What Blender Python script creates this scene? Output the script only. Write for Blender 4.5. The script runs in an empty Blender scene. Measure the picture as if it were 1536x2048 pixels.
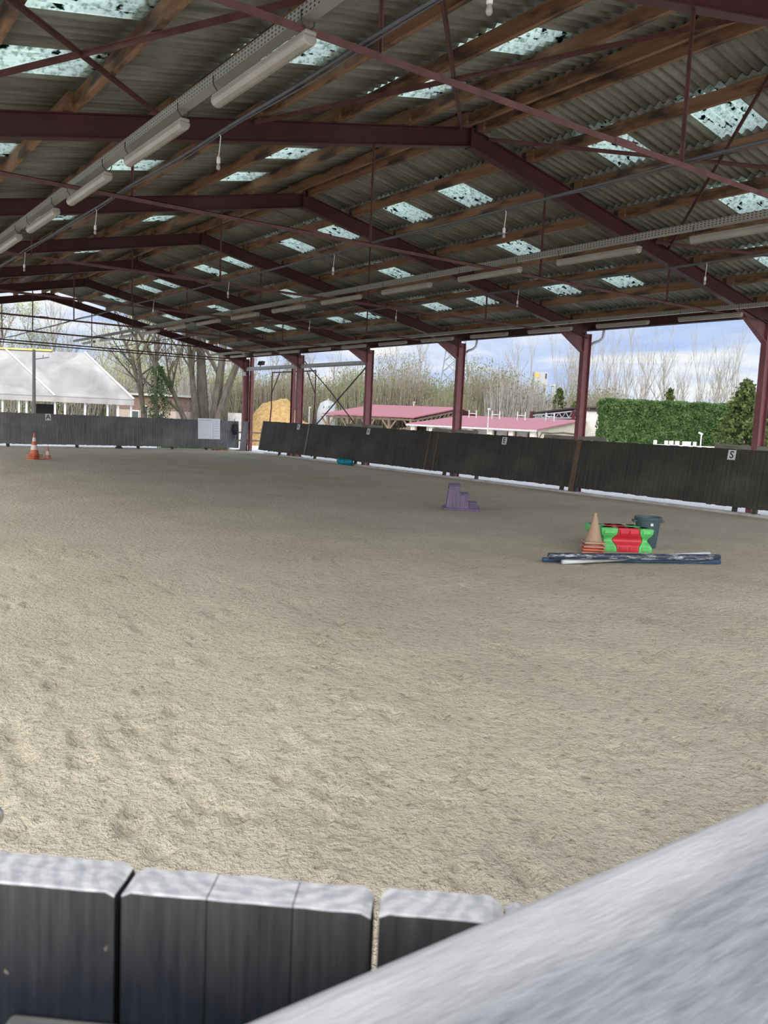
import bpy, bmesh, math, random
import numpy as np
from mathutils import Vector, Matrix, noise

random.seed(7)
C = bpy.context.scene.collection
V = Vector
PI = math.pi

# ------------------------------------------------------------------ hall measures
XR = 10.03            # ridge
XA, XB = -0.13, 20.2  # inner faces of the two column rows
SL = 0.204            # roof slope
Z_UND = 6.965         # rafter underside at ridge
RD = 0.33             # rafter depth
PORT = [5.82 + 6.0 * k for k in range(7)]   # portal planes
Y_ROOF0, Y_ROOF1 = -0.55, 42.45
Z_TIE = 4.97
def zund(x): return Z_UND - SL * abs(x - XR)
def zraf(x): return zund(x) + RD
PUR_H, PUR_W = 0.21, 0.075
PUR = [1.45 + 1.37 * i for i in range(7)]
def zroof(x): return zraf(x) + PUR_H + 0.012

# ------------------------------------------------------------------ camera frame (used only to lay out far things at their depth)
F_PX, YAW, PIT, ROL, CZ = 1647.8, 0.62433, -0.111365, 0.04501, 2.0435
_fw = V((math.sin(YAW) * math.cos(PIT), math.cos(YAW) * math.cos(PIT), math.sin(PIT)))
_r = V((math.cos(YAW), -math.sin(YAW), 0)); _u = _r.cross(_fw)
CR = _r * math.cos(ROL) + _u * math.sin(ROL)
CU = -_r * math.sin(ROL) + _u * math.cos(ROL)
CAM = V((0, 0, CZ))
HR = V((math.cos(YAW), -math.sin(YAW), 0)); HF = V((math.sin(YAW), math.cos(YAW), 0))
def ray(x, y): return _fw + CR * ((x - 768) / F_PX) + CU * ((1024 - y) / F_PX)
def at(x, y, dep): return CAM + ray(x, y) * dep
def lat(l, d, z=0.0):            # lateral / depth on the ground, seen from the corner the hall is entered at
    p = HR * l + HF * d
    return V((p.x, p.y, z))
def smooth(t):
    t = max(0.0, min(1.0, t)); return t * t * (3 - 2 * t)
def gz(x, y):                    # terrain
    d = max(x - 24, y - 47, 0)
    return -0.62 * smooth(d / 16)

# ------------------------------------------------------------------ materials
def new_mat(name):
    m = bpy.data.materials.new(name); m.use_nodes = True
    nt = m.node_tree; nt.nodes.clear()
    out = nt.nodes.new('ShaderNodeOutputMaterial')
    b = nt.nodes.new('ShaderNodeBsdfPrincipled')
    nt.links.new(b.outputs[0], out.inputs[0])
    return m, nt, b, out
def nd(nt, t, **kw):
    n = nt.nodes.new(t)
    for k, v in kw.items():
        if k in ('operation', 'blend_type', 'data_type', 'feature', 'wave_type', 'bands_direction', 'rings_direction', 'noise_dimensions'):
            setattr(n, k, v)
        else: n.inputs[k].default_value = v
    return n
def coord(nt, scale=(1, 1, 1), kind='Object', rot=(0, 0, 0)):
    tc = nt.nodes.new('ShaderNodeTexCoord'); mp = nt.nodes.new('ShaderNodeMapping')
    mp.inputs['Scale'].default_value = scale; mp.inputs['Rotation'].default_value = rot
    nt.links.new(tc.outputs[kind], mp.inputs[0]); return mp.outputs[0]
def ramp(nt, fac, stops):
    r = nt.nodes.new('ShaderNodeValToRGB'); e = r.color_ramp.elements
    while len(e) < len(stops): e.new(0.5)
    for el, (p, c) in zip(e, stops):
        el.position = p; el.color = (*c, 1) if len(c) == 3 else c
    nt.links.new(fac, r.inputs[0]); return r.outputs[0]
def mixc(nt, fac, a, b, blend='MIX'):
    m = nt.nodes.new('ShaderNodeMix'); m.data_type = 'RGBA'; m.blend_type = blend
    if isinstance(fac, (int, float)): m.inputs[0].default_value = fac
    else: nt.links.new(fac, m.inputs[0])
    for s, v in ((6, a), (7, b)):
        if isinstance(v, tuple): m.inputs[s].default_value = (*v, 1)
        else: nt.links.new(v, m.inputs[s])
    return m.outputs[2]
def bump(nt, b, h, strength=0.4, dist=0.01):
    n = nt.nodes.new('ShaderNodeBump'); n.inputs['Strength'].default_value = strength
    n.inputs['Distance'].default_value = dist
    nt.links.new(h, n.inputs['Height']); nt.links.new(n.outputs[0], b.inputs['Normal'])
def simple(name, col, rough=0.6, metal=0.0, var=0.12, scale=(6, 6, 6), bstr=0.0, bdist=0.004, kind='Object', spec=0.4):
    m, nt, b, _ = new_mat(name)
    n = nd(nt, 'ShaderNodeTexNoise', Scale=1.0, Detail=4.0, Roughness=0.6)
    nt.links.new(coord(nt, scale, kind), n.inputs['Vector'])
    lo = tuple(max(0, c * (1 - var * 2)) for c in col); hi = tuple(min(1, c * (1 + var * 2)) for c in col)
    nt.links.new(ramp(nt, n.outputs['Fac'], [(0.25, lo), (0.75, hi)]), b.inputs['Base Color'])
    b.inputs['Roughness'].default_value = rough; b.inputs['Metallic'].default_value = metal
    b.inputs['Specular IOR Level'].default_value = spec
    if bstr: bump(nt, b, n.outputs['Fac'], bstr, bdist)
    return m

M = {}
M['steel_col'] = simple('maroon_lit', (0.19, 0.066, 0.07), 0.55, var=0.16, scale=(3, 3, 3))  # paler copy of the maroon paint, daylight on the columns mixed into its colour
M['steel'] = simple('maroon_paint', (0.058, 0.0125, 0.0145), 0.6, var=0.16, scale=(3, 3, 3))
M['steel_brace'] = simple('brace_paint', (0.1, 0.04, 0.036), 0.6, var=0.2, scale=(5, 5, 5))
M['dark_steel'] = simple('dark_steel', (0.035, 0.03, 0.032), 0.6)
M['pylon'] = simple('pylon_steel', (0.2, 0.215, 0.24), 0.6, var=0.05)
M['fence_white'] = simple('fence_white', (0.45, 0.45, 0.44), 0.6, var=0.05)
M['board_white'] = simple('notice_white', (0.78, 0.79, 0.85), 0.4, var=0.02)
M['galv'] = simple('galvanised', (0.42, 0.42, 0.42), 0.45, 0.5, var=0.15, scale=(12, 12, 12))
M['chrome'] = simple('chrome', (0.7, 0.73, 0.78), 0.12, 1.0, var=0.02)
M['white_paint'] = simple('white_paint', (0.62, 0.62, 0.62), 0.5, var=0.04)
M['black'] = simple('black', (0.012, 0.012, 0.014), 0.6)
M['cord'] = simple('white_cord', (0.55, 0.54, 0.5), 0.6, var=0.05)
M['cable'] = simple('grey_cable', (0.08, 0.085, 0.095), 0.6, var=0.1)
M['concrete'] = simple('concrete', (0.4, 0.39, 0.37), 0.9, var=0.15, scale=(4, 4, 4), bstr=0.3)
M['white_wall'] = simple('white_render', (0.55, 0.54, 0.5), 0.9, var=0.07, scale=(1.5, 1.5, 3))
M['cream'] = simple('cream_render', (0.52, 0.49, 0.41), 0.9, var=0.06, scale=(1.5, 1.5, 3))
M['red_roof'] = simple('red_roof_sheet', (0.27, 0.098, 0.118), 0.5, var=0.06, scale=(2, 2, 2))
M['green_plastic'] = simple('green_plastic', (0.1, 0.46, 0.13), 0.4, var=0.1, scale=(8, 8, 8))
M['red_plastic'] = simple('red_plastic', (0.5, 0.025, 0.04), 0.4, var=0.12, scale=(8, 8, 8))
M['purple'] = simple('purple_plastic', (0.125, 0.09, 0.165), 0.5, var=0.12, scale=(6, 6, 6))
M['bin'] = simple('bin_plastic', (0.042, 0.075, 0.085), 0.5, var=0.1)
M['cone_beige'] = simple('faded_cone', (0.34, 0.225, 0.15), 0.6, var=0.08)
M['cone_orange'] = simple('orange_cone', (0.45, 0.115, 0.055), 0.6, var=0.1)
M['cone_red'] = simple('salmon_cone', (0.4, 0.16, 0.12), 0.6, var=0.1)
M['cone_white'] = simple('white_band', (0.55, 0.5, 0.47), 0.6, var=0.08)
M['brick'] = simple('brick_red', (0.27, 0.1, 0.065), 0.9, var=0.2, scale=(9, 9, 9))
M['tarp'] = simple('turquoise_tarp', (0.0, 0.2, 0.27), 0.45, var=0.25, scale=(5, 5, 5), bstr=0.4, bdist=0.03)
M['glass'] = simple('dark_glass', (0.04, 0.05, 0.055), 0.1)
M['timber_old'] = simple('weathered_timber', (0.16, 0.115, 0.085), 0.85, var=0.2, scale=(6, 6, 2))
M['tyre'] = simple('dark_gap', (0.02, 0.02, 0.02), 0.9)
M['orange_logo'] = simple('orange_panel', (0.75, 0.3, 0.06), 0.6, var=0.03)
M['tower'] = simple('tower_grey', (0.29, 0.3, 0.32), 0.8, var=0.05)
M['tube'] = simple('lamp_diffuser', (0.27, 0.245, 0.2), 0.35, var=0.1, scale=(2, 2, 2))

# purlin timber: brown, with long grain and water stains
def wood_mat(name, a, b_, stain, grain_axis=1):
    m, nt, b, _ = new_mat(name)
    sc = [14, 14, 14]; sc[grain_axis] = 0.9
    n = nd(nt, 'ShaderNodeTexNoise', Scale=1.0, Detail=6.0, Roughness=0.65)
    nt.links.new(coord(nt, tuple(sc)), n.inputs['Vector'])
    n2 = nd(nt, 'ShaderNodeTexNoise', Scale=1.0, Detail=3.0, Roughness=0.6)
    s2 = [4, 4, 4]; s2[grain_axis] = 1.1
    nt.links.new(coord(nt, tuple(s2)), n2.inputs['Vector'])
    c1 = ramp(nt, n.outputs['Fac'], [(0.3, a), (0.7, b_)])
    f = ramp(nt, n2.outputs['Fac'], [(0.5, (0, 0, 0)), (0.66, (1, 1, 1))])
    nt.links.new(mixc(nt, f, c1, stain), b.inputs['Base Color'])
    b.inputs['Roughness'].default_value = 0.75
    bump(nt, b, n.outputs['Fac'], 0.25, 0.004)
    return m
M['wood'] = wood_mat('purlin_wood', (0.14, 0.064, 0.028), (0.27, 0.145, 0.07), (0.045, 0.024, 0.015))
M['brown_plank'] = wood_mat('brown_plank', (0.075, 0.05, 0.032), (0.14, 0.09, 0.055), (0.045, 0.032, 0.022), 2)
M['grey_plank'] = wood_mat('grey_plank', (0.15, 0.145, 0.12), (0.25, 0.24, 0.2), (0.11, 0.105, 0.09), 0)

def board_mat(name, lo, hi, worn, pitch=0.145, bluish=0.0):
    # vertical tarred planks: joints every pitch along local x, streaks along z
    m, nt, b, _ = new_mat(name)
    n = nd(nt, 'ShaderNodeTexNoise', Scale=1.0, Detail=5.0, Roughness=0.7)
    nt.links.new(coord(nt, (22, 22, 0.8)), n.inputs['Vector'])
    n2 = nd(nt, 'ShaderNodeTexNoise', Scale=1.0, Detail=3.0, Roughness=0.6)
    nt.links.new(coord(nt, (0.6, 0.6, 0.9)), n2.inputs['Vector'])
    c1 = ramp(nt, n.outputs['Fac'], [(0.3, lo), (0.72, hi)])
    f = ramp(nt, n2.outputs['Fac'], [(0.45, (0, 0, 0)), (0.75, (1, 1, 1))])
    c2 = mixc(nt, f, c1, mixc(nt, 0.55, c1, worn))
    nt.links.new(c2, b.inputs['Base Color'])
    b.inputs['Roughness'].default_value = 0.7
    b.inputs['Specular IOR Level'].default_value = 0.3
    bump(nt, b, n.outputs['Fac'], 0.3, 0.004)
    return m
M['board'] = board_mat('tarred_boards', (0.018, 0.0172, 0.0152), (0.062, 0.058, 0.05), (0.1, 0.094, 0.08))
M['board_far'] = board_mat('worn_boards', (0.065, 0.066, 0.073), (0.2, 0.2, 0.205), (0.3, 0.295, 0.28))
def tar_mat():
    m, nt, b, _ = new_mat('tarred_outer_face')
    def nz(sc, detail, rough=0.6):
        n = nd(nt, 'ShaderNodeTexNoise', Scale=1.0, Detail=detail, Roughness=rough)
        nt.links.new(coord(nt, sc), n.inputs['Vector']); return n.outputs['Fac']
    g = nz((160, 160, 9), 5); p = nz((22, 22, 7), 4); chip = nz((55, 55, 30), 2)
    dark = ramp(nt, g, [(0.3, (0.004, 0.005, 0.009)), (0.7, (0.0105, 0.0115, 0.017))])
    worn = ramp(nt, g, [(0.3, (0.026, 0.025, 0.023)), (0.7, (0.055, 0.053, 0.048))])
    # tar worn thin below the cut plank ends
    tc = nt.nodes.new('ShaderNodeTexCoord'); sp = nt.nodes.new('ShaderNodeSeparateXYZ'); nt.links.new(tc.outputs['Object'], sp.inputs[0])
    ad = nd(nt, 'ShaderNodeMath', operation='MULTIPLY_ADD'); ad.inputs[1].default_value = 0.09; nt.links.new(p, ad.inputs[0]); nt.links.new(sp.outputs[2], ad.inputs[2])
    mr = nt.nodes.new('ShaderNodeMapRange'); mr.inputs[1].default_value = 1.69; mr.inputs[2].default_value = 1.79; nt.links.new(ad.outputs[0], mr.inputs[0])
    c = mixc(nt, mr.outputs[0], dark, worn)
    ch = ramp(nt, chip, [(0.74, (0, 0, 0)), (0.77, (1, 1, 1))])
    nt.links.new(mixc(nt, ch, c, (0.17, 0.14, 0.11)), b.inputs['Base Color'])
    b.inputs['Roughness'].default_value = 0.7; b.inputs['Specular IOR Level'].default_value = 0.12
    bump(nt, b, g, 0.3, 0.002)
    return m
M['tar'] = tar_mat()

def endgrain():
    m, nt, b, _ = new_mat('grey_end_grain')
    tc = nt.nodes.new('ShaderNodeTexCoord'); mp = nt.nodes.new('ShaderNodeMapping')
    mp.inputs['Location'].default_value = (-0.095, -0.075, 0)
    nt.links.new(tc.outputs['Object'], mp.inputs[0])
    w = nd(nt, 'ShaderNodeTexWave', Scale=24.0, Distortion=5.0, Detail=3.0)
    w.wave_type = 'RINGS'; w.rings_direction = 'Z'; w.inputs['Detail Scale'].default_value = 2.0
    nt.links.new(mp.outputs[0], w.inputs['Vector'])
    n = nd(nt, 'ShaderNodeTexNoise', Scale=75.0, Detail=3.0, Roughness=0.55); nt.links.new(tc.outputs['Object'], n.inputs['Vector'])
    m2 = nt.nodes.new('ShaderNodeMapping'); m2.inputs['Rotation'].default_value = (0, 0, 0.9); m2.inputs['Scale'].default_value = (60, 260, 60)
    nt.links.new(tc.outputs['Object'], m2.inputs[0])
    n2 = nd(nt, 'ShaderNodeTexNoise', Scale=1.0, Detail=3.0); nt.links.new(m2.outputs[0], n2.inputs['Vector'])
    c1 = ramp(nt, w.outputs['Fac'], [(0.15, (0.33, 0.33, 0.34)), (0.7, (0.42, 0.415, 0.41))])
    c2 = ramp(nt, n.outputs['Fac'], [(0.3, (0.72, 0.72, 0.76)), (0.65, (1, 1, 1))])
    c3 = ramp(nt, n2.outputs['Fac'], [(0.35, (0.78, 0.78, 0.8)), (0.6, (1, 1, 1))])
    c = mixc(nt, 1.0, c1, c2, 'MULTIPLY'); c = mixc(nt, 0.8, c, c3, 'MULTIPLY')
    nt.links.new(c, b.inputs['Base Color'])
    b.inputs['Roughness'].default_value = 0.9
    bump(nt, b, n.outputs['Fac'], 0.5, 0.003)
    return m
M['endgrain'] = endgrain()

def rail_mat():
    m, nt, b, _ = new_mat('weathered_grey_rail')
    def nz(sc, detail, rough):
        n = nd(nt, 'ShaderNodeTexNoise', Scale=1.0, Detail=detail, Roughness=rough, Distortion=0.3)
        nt.links.new(coord(nt, sc), n.inputs['Vector']); return n.outputs['Fac']
    f1 = nz((28, 230, 230), 5, 0.6); f2 = nz((5, 16, 16), 4, 0.6); f3 = nz((60, 500, 500), 3, 0.6)
    c1 = ramp(nt, f1, [(0.3, (0.165, 0.168, 0.185)), (0.7, (0.29, 0.29, 0.31))])
    c2 = ramp(nt, f2, [(0.3, (0.7, 0.7, 0.72)), (0.7, (1, 1, 0.98))])
    c = mixc(nt, 1.0, c1, c2, 'MULTIPLY')
    # paler worn strip along the arris over the sand
    tc = nt.nodes.new('ShaderNodeTexCoord'); sp = nt.nodes.new('ShaderNodeSeparateXYZ'); nt.links.new(tc.outputs['Object'], sp.inputs[0])
    ad = nd(nt, 'ShaderNodeMath', operation='MULTIPLY_ADD'); ad.inputs[1].default_value = 0.06; nt.links.new(f2, ad.inputs[0]); nt.links.new(sp.outputs[1], ad.inputs[2])
    wear = ramp(nt, ad.outputs[0], [(0.15, (0, 0, 0)), (0.2, (1, 1, 1))])
    c = mixc(nt, wear, c, mixc(nt, 0.5, c, (0.5, 0.49, 0.475)))
    nt.links.new(c, b.inputs['Base Color'])
    b.inputs['Roughness'].default_value = 0.75
    mu = nd(nt, 'ShaderNodeMath', operation='ADD'); nt.links.new(f1, mu.inputs[0]); nt.links.new(f3, mu.inputs[1])
    bump(nt, b, mu.outputs[0], 0.5, 0.002)
    return m
M['rail'] = rail_mat()

def sand_mat():
    m, nt, b, _ = new_mat('arena_sand')
    pos = nt.nodes.new('ShaderNodeNewGeometry')
    def nz(scale, detail, rough=0.6, dist=0.0):
        n = nd(nt, 'ShaderNodeTexNoise', Scale=scale, Detail=detail, Roughness=rough, Distortion=dist)
        nt.links.new(pos.outputs['Position'], n.inputs['Vector']); return n.outputs['Fac']
    a = nz(0.5, 4); f = nz(13, 5, 0.62, 0.15); g = nz(42, 4, 0.68); h = nz(110, 3, 0.7)
    base = ramp(nt, a, [(0.3, (0.575, 0.515, 0.405)), (0.7, (0.7, 0.635, 0.51))])
    fine = ramp(nt, f, [(0.31, (0.5, 0.47, 0.43)), (0.43, (0.93, 0.92, 0.91)), (0.62, (1, 1, 1))])
    grain = ramp(nt, g, [(0.3, (0.42, 0.39, 0.35)), (0.42, (0.9, 0.89, 0.87)), (0.68, (1, 1, 1))])
    c = mixc(nt, 0.75, base, fine, 'MULTIPLY'); c = mixc(nt, 0.8, c, grain, 'MULTIPLY')
    spk = ramp(nt, h, [(0.66, (0, 0, 0)), (0.74, (1, 1, 1))])
    c = mixc(nt, spk, c, (0.82, 0.79, 0.72))
    nt.links.new(c, b.inputs['Base Color'])
    b.inputs['Roughness'].default_value = 0.95; b.inputs['Specular IOR Level'].default_value = 0.1
    ad = nd(nt, 'ShaderNodeMath', operation='MULTIPLY_ADD'); ad.inputs[1].default_value = 0.5
    nt.links.new(g, ad.inputs[0]); nt.links.new(f, ad.inputs[2])
    bump(nt, b, ad.outputs[0], 1.0, 0.06)
    return m
M['sand'] = sand_mat()

def gravel_mat():
    m, nt, b, _ = new_mat('yard_ground')
    pos = nt.nodes.new('ShaderNodeNewGeometry')
    def nz(scale, detail, rough=0.6):
        n = nd(nt, 'ShaderNodeTexNoise', Scale=scale, Detail=detail, Roughness=rough)
        nt.links.new(pos.outputs['Position'], n.inputs['Vector']); return n.outputs['Fac']
    g = nz(28, 3); a = nz(0.16, 4)
    grav = ramp(nt, g, [(0.32, (0.36, 0.36, 0.36)), (0.58, (0.72, 0.72, 0.72))])
    sep = nt.nodes.new('ShaderNodeSeparateXYZ'); nt.links.new(pos.outputs['Position'], sep.inputs[0])
    green = ramp(nt, nz(2.2, 5), [(0.3, (0.1, 0.14, 0.04)), (0.7, (0.22, 0.24, 0.1))])
    # gravel round the hall, meadow further out
    d1 = nd(nt, 'ShaderNodeMath', operation='SUBTRACT'); d1.inputs[1].default_value = 62.0
    nt.links.new(sep.outputs[1], d1.inputs[0])
    d2 = nd(nt, 'ShaderNodeMath', operation='SUBTRACT'); d2.inputs[1].default_value = 46.0
    nt.links.new(sep.outputs[0], d2.inputs[0])
    mx = nd(nt, 'ShaderNodeMath', operation='MAXIMUM'); nt.links.new(d1.outputs[0], mx.inputs[0]); nt.links.new(d2.outputs[0], mx.inputs[1])
    ml = nd(nt, 'ShaderNodeMath', operation='MULTIPLY_ADD'); ml.inputs[1].default_value = 0.12
    nt.links.new(mx.outputs[0], ml.inputs[0]); nt.links.new(a, ml.inputs[2])
    fac = ramp(nt, ml.outputs[0], [(0.5, (0, 0, 0)), (0.75, (1, 1, 1))])
    nt.links.new(mixc(nt, fac, grav, green), b.inputs['Base Color'])
    b.inputs['Roughness'].default_value = 0.95
    bump(nt, b, g, 0.5, 0.03)
    return m
M['ground'] = gravel_mat()

def sheet_mat():
    m, nt, b, _ = new_mat('fibre_cement_sheet')
    pos = nt.nodes.new('ShaderNodeNewGeometry')
    def nz(sc, detail):
        mp = nt.nodes.new('ShaderNodeMapping'); mp.inputs['Scale'].default_value = sc
        nt.links.new(pos.outputs['Position'], mp.inputs[0])
        n = nd(nt, 'ShaderNodeTexNoise', Scale=1.0, Detail=detail, Roughness=0.65)
        nt.links.new(mp.outputs[0], n.inputs['Vector']); return n.outputs['Fac']
    c1 = ramp(nt, nz((0.6, 9.0, 0.6), 5), [(0.3, (0.115, 0.115, 0.092)), (0.5, (0.2, 0.198, 0.162)), (0.7, (0.29, 0.287, 0.24))])
    c2 = ramp(nt, nz((9, 9, 9), 5), [(0.35, (0.66, 0.66, 0.62)), (0.6, (1, 1, 1))])
    nt.links.new(mixc(nt, 0.45, c1, c2, 'MULTIPLY'), b.inputs['Base Color'])
    b.inputs['Roughness'].default_value = 0.9; b.inputs['Specular IOR Level'].default_value = 0.2
    return m
M['sheet'] = sheet_mat()

def skylight_mat():
    m = bpy.data.materials.new('translucent_sheet'); m.use_nodes = True
    nt = m.node_tree; nt.nodes.clear()
    out = nt.nodes.new('ShaderNodeOutputMaterial')
    pos = nt.nodes.new('ShaderNodeNewGeometry')
    def nz(sc, detail, rough=0.6):
        mp = nt.nodes.new('ShaderNodeMapping'); mp.inputs['Scale'].default_value = sc
        nt.links.new(pos.outputs['Position'], mp.inputs[0])
        n = nd(nt, 'ShaderNodeTexNoise', Scale=1.0, Detail=detail, Roughness=rough)
        nt.links.new(mp.outputs[0], n.inputs['Vector']); return n.outputs['Fac']
    c1 = ramp(nt, nz((16, 16, 16), 5), [(0.3, (0.27, 0.36, 0.325)), (0.52, (0.72, 0.81, 0.77))])
    moss = ramp(nt, nz((4.5, 9, 4.5), 3), [(0.59, (0, 0, 0)), (0.63, (1, 1, 1))])
    col = mixc(nt, moss, c1, (0.015, 0.03, 0.028))
    tr = nt.nodes.new('ShaderNodeBsdfTranslucent'); df = nt.nodes.new('ShaderNodeBsdfDiffuse')
    nt.links.new(col, tr.inputs[0]); nt.links.new(col, df.inputs[0])
    mx = nt.nodes.new('ShaderNodeMixShader'); mx.inputs[0].default_value = 0.25
    nt.links.new(tr.outputs[0], mx.inputs[1]); nt.links.new(df.outputs[0], mx.inputs[2])
    nt.links.new(mx.outputs[0], out.inputs[0])
    return m
M['skylight'] = skylight_mat()

def leafy(name, a, b_, trans=0.35):
    m = bpy.data.materials.new(name); m.use_nodes = True
    nt = m.node_tree; nt.nodes.clear()
    out = nt.nodes.new('ShaderNodeOutputMaterial')
    pos = nt.nodes.new('ShaderNodeNewGeometry')
    n = nd(nt, 'ShaderNodeTexNoise', Scale=2.5, Detail=4.0)
    nt.links.new(pos.outputs['Position'], n.inputs['Vector'])
    c = ramp(nt, n.outputs['Fac'], [(0.3, a), (0.7, b_)])
    df = nt.nodes.new('ShaderNodeBsdfDiffuse'); tr = nt.nodes.new('ShaderNodeBsdfTranslucent')
    nt.links.new(c, df.inputs[0]); nt.links.new(c, tr.inputs[0])
    mx = nt.nodes.new('ShaderNodeMixShader'); mx.inputs[0].default_value = trans
    nt.links.new(df.outputs[0], mx.inputs[1]); nt.links.new(tr.outputs[0], mx.inputs[2])
    nt.links.new(mx.outputs[0], out.inputs[0]); return m
M['hedge'] = leafy('hedge_leaf', (0.05, 0.1, 0.036), (0.14, 0.22, 0.085))
M['pine'] = leafy('conifer_needles', (0.06, 0.085, 0.03), (0.14, 0.17, 0.065))
M['ivy'] = leafy('ivy_leaf', (0.03, 0.05, 0.022), (0.085, 0.12, 0.055))
M['bud'] = leafy('spring_buds', (0.27, 0.31, 0.11), (0.42, 0.46, 0.2))
M['bud_grey'] = leafy('pale_buds', (0.13, 0.142, 0.075), (0.25, 0.255, 0.15))
M['bud_green'] = leafy('fresh_green', (0.1, 0.16, 0.05), (0.2, 0.29, 0.1))
M['bark'] = simple('bark', (0.066, 0.057, 0.043), 0.95, var=0.25, scale=(3, 3, 1.2))
M['twig'] = simple('twigs', (0.19, 0.165, 0.125), 0.95, var=0.15)
M['twig_pale'] = simple('pale_twigs', (0.27, 0.25, 0.235), 0.95, var=0.12)

def straw_mat():
    m, nt, b, _ = new_mat('straw')
    n = nd(nt, 'ShaderNodeTexNoise', Scale=4.0, Detail=8.0, Roughness=0.75)
    nt.links.new(coord(nt), n.inputs['Vector'])
    nt.links.new(ramp(nt, n.outputs['Fac'], [(0.3, (0.24, 0.125, 0.035)), (0.5, (0.43, 0.28, 0.105)), (0.75, (0.56, 0.42, 0.21))]), b.inputs['Base Color'])
    b.inputs['Roughness'].default_value = 0.9
    bump(nt, b, n.outputs['Fac'], 0.9, 0.2)
    return m
M['straw'] = straw_mat()
def pole_mat(name, a, b_, t=0.6):
    m, nt, b, _ = new_mat(name)
    n = nd(nt, 'ShaderNodeTexNoise', Scale=1.0, Detail=6.0, Roughness=0.75)
    nt.links.new(coord(nt, (4, 22, 22)), n.inputs['Vector'])
    nt.links.new(ramp(nt, n.outputs['Fac'], [(t - 0.06, a), (t + 0.04, b_)]), b.inputs['Base Color'])
    b.inputs['Roughness'].default_value = 0.45
    return m
M['pole_navy'] = pole_mat('navy_pole', (0.022, 0.03, 0.055), (0.4, 0.42, 0.45), 0.58)
M['pole_blue'] = pole_mat('blue_pole', (0.03, 0.075, 0.15), (0.2, 0.25, 0.3), 0.64)
M['pole_white'] = pole_mat('white_pole', (0.55, 0.58, 0.6), (0.34, 0.35, 0.35), 0.62)
def canvas_mat():
    m, nt, b, _ = new_mat('marquee_canvas')
    n = nd(nt, 'ShaderNodeTexNoise', Scale=1.0, Detail=6.0, Roughness=0.6, Distortion=0.6)
    nt.links.new(coord(nt, (0.55, 0.28, 0.28), rot=(0, 0, 0.6)), n.inputs['Vector'])
    nt.links.new(ramp(nt, n.outputs['Fac'], [(0.3, (0.17, 0.16, 0.158)), (0.5, (0.24, 0.232, 0.228)), (0.7, (0.33, 0.322, 0.31))]), b.inputs['Base Color'])
    b.inputs['Roughness'].default_value = 0.6
    return m
M['canvas'] = canvas_mat()
M['canvas_white'] = simple('white_seam', (0.55, 0.55, 0.54), 0.6, var=0.03)
M['canvas_yellow'] = simple('yellow_ridge', (0.4, 0.36, 0.12), 0.6, var=0.05)
def brickwall_mat():
    m, nt, b, _ = new_mat('brick_wall')
    t = nt.nodes.new('ShaderNodeTexBrick')
    t.inputs['Scale'].default_value = 3.0
    t.inputs['Color1'].default_value = (0.2, 0.11, 0.085, 1); t.inputs['Color2'].default_value = (0.15, 0.085, 0.07, 1)
    t.inputs['Mortar'].default_value = (0.25, 0.22, 0.2, 1)
    nt.links.new(coord(nt, rot=(PI / 2, 0, 0)), t.inputs['Vector'])
    nt.links.new(t.outputs['Color'], b.inputs['Base Color']); b.inputs['Roughness'].default_value = 0.9
    return m
M['brickwall'] = brickwall_mat()
def perf_mat():
    # punched slots of the cable trays, as dark holes
    m, nt, b, _ = new_mat('perforated_tray')
    w1 = nd(nt, 'ShaderNodeTexWave', Scale=5.2); w1.bands_direction = 'Y'
    w2 = nd(nt, 'ShaderNodeTexWave', Scale=9.5); w2.bands_direction = 'Z'
    co = coord(nt); nt.links.new(co, w1.inputs['Vector']); nt.links.new(co, w2.inputs['Vector'])
    mu = nd(nt, 'ShaderNodeMath', operation='MULTIPLY'); nt.links.new(w1.outputs['Fac'], mu.inputs[0]); nt.links.new(w2.outputs['Fac'], mu.inputs[1])
    nt.links.new(ramp(nt, mu.outputs[0], [(0.45, (0.25, 0.24, 0.2)), (0.6, (0.03, 0.028, 0.025))]), b.inputs['Base Color'])
    b.inputs['Roughness'].default_value = 0.5; b.inputs['Metallic'].default_value = 0.2
    return m
M['tray'] = perf_mat()

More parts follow.
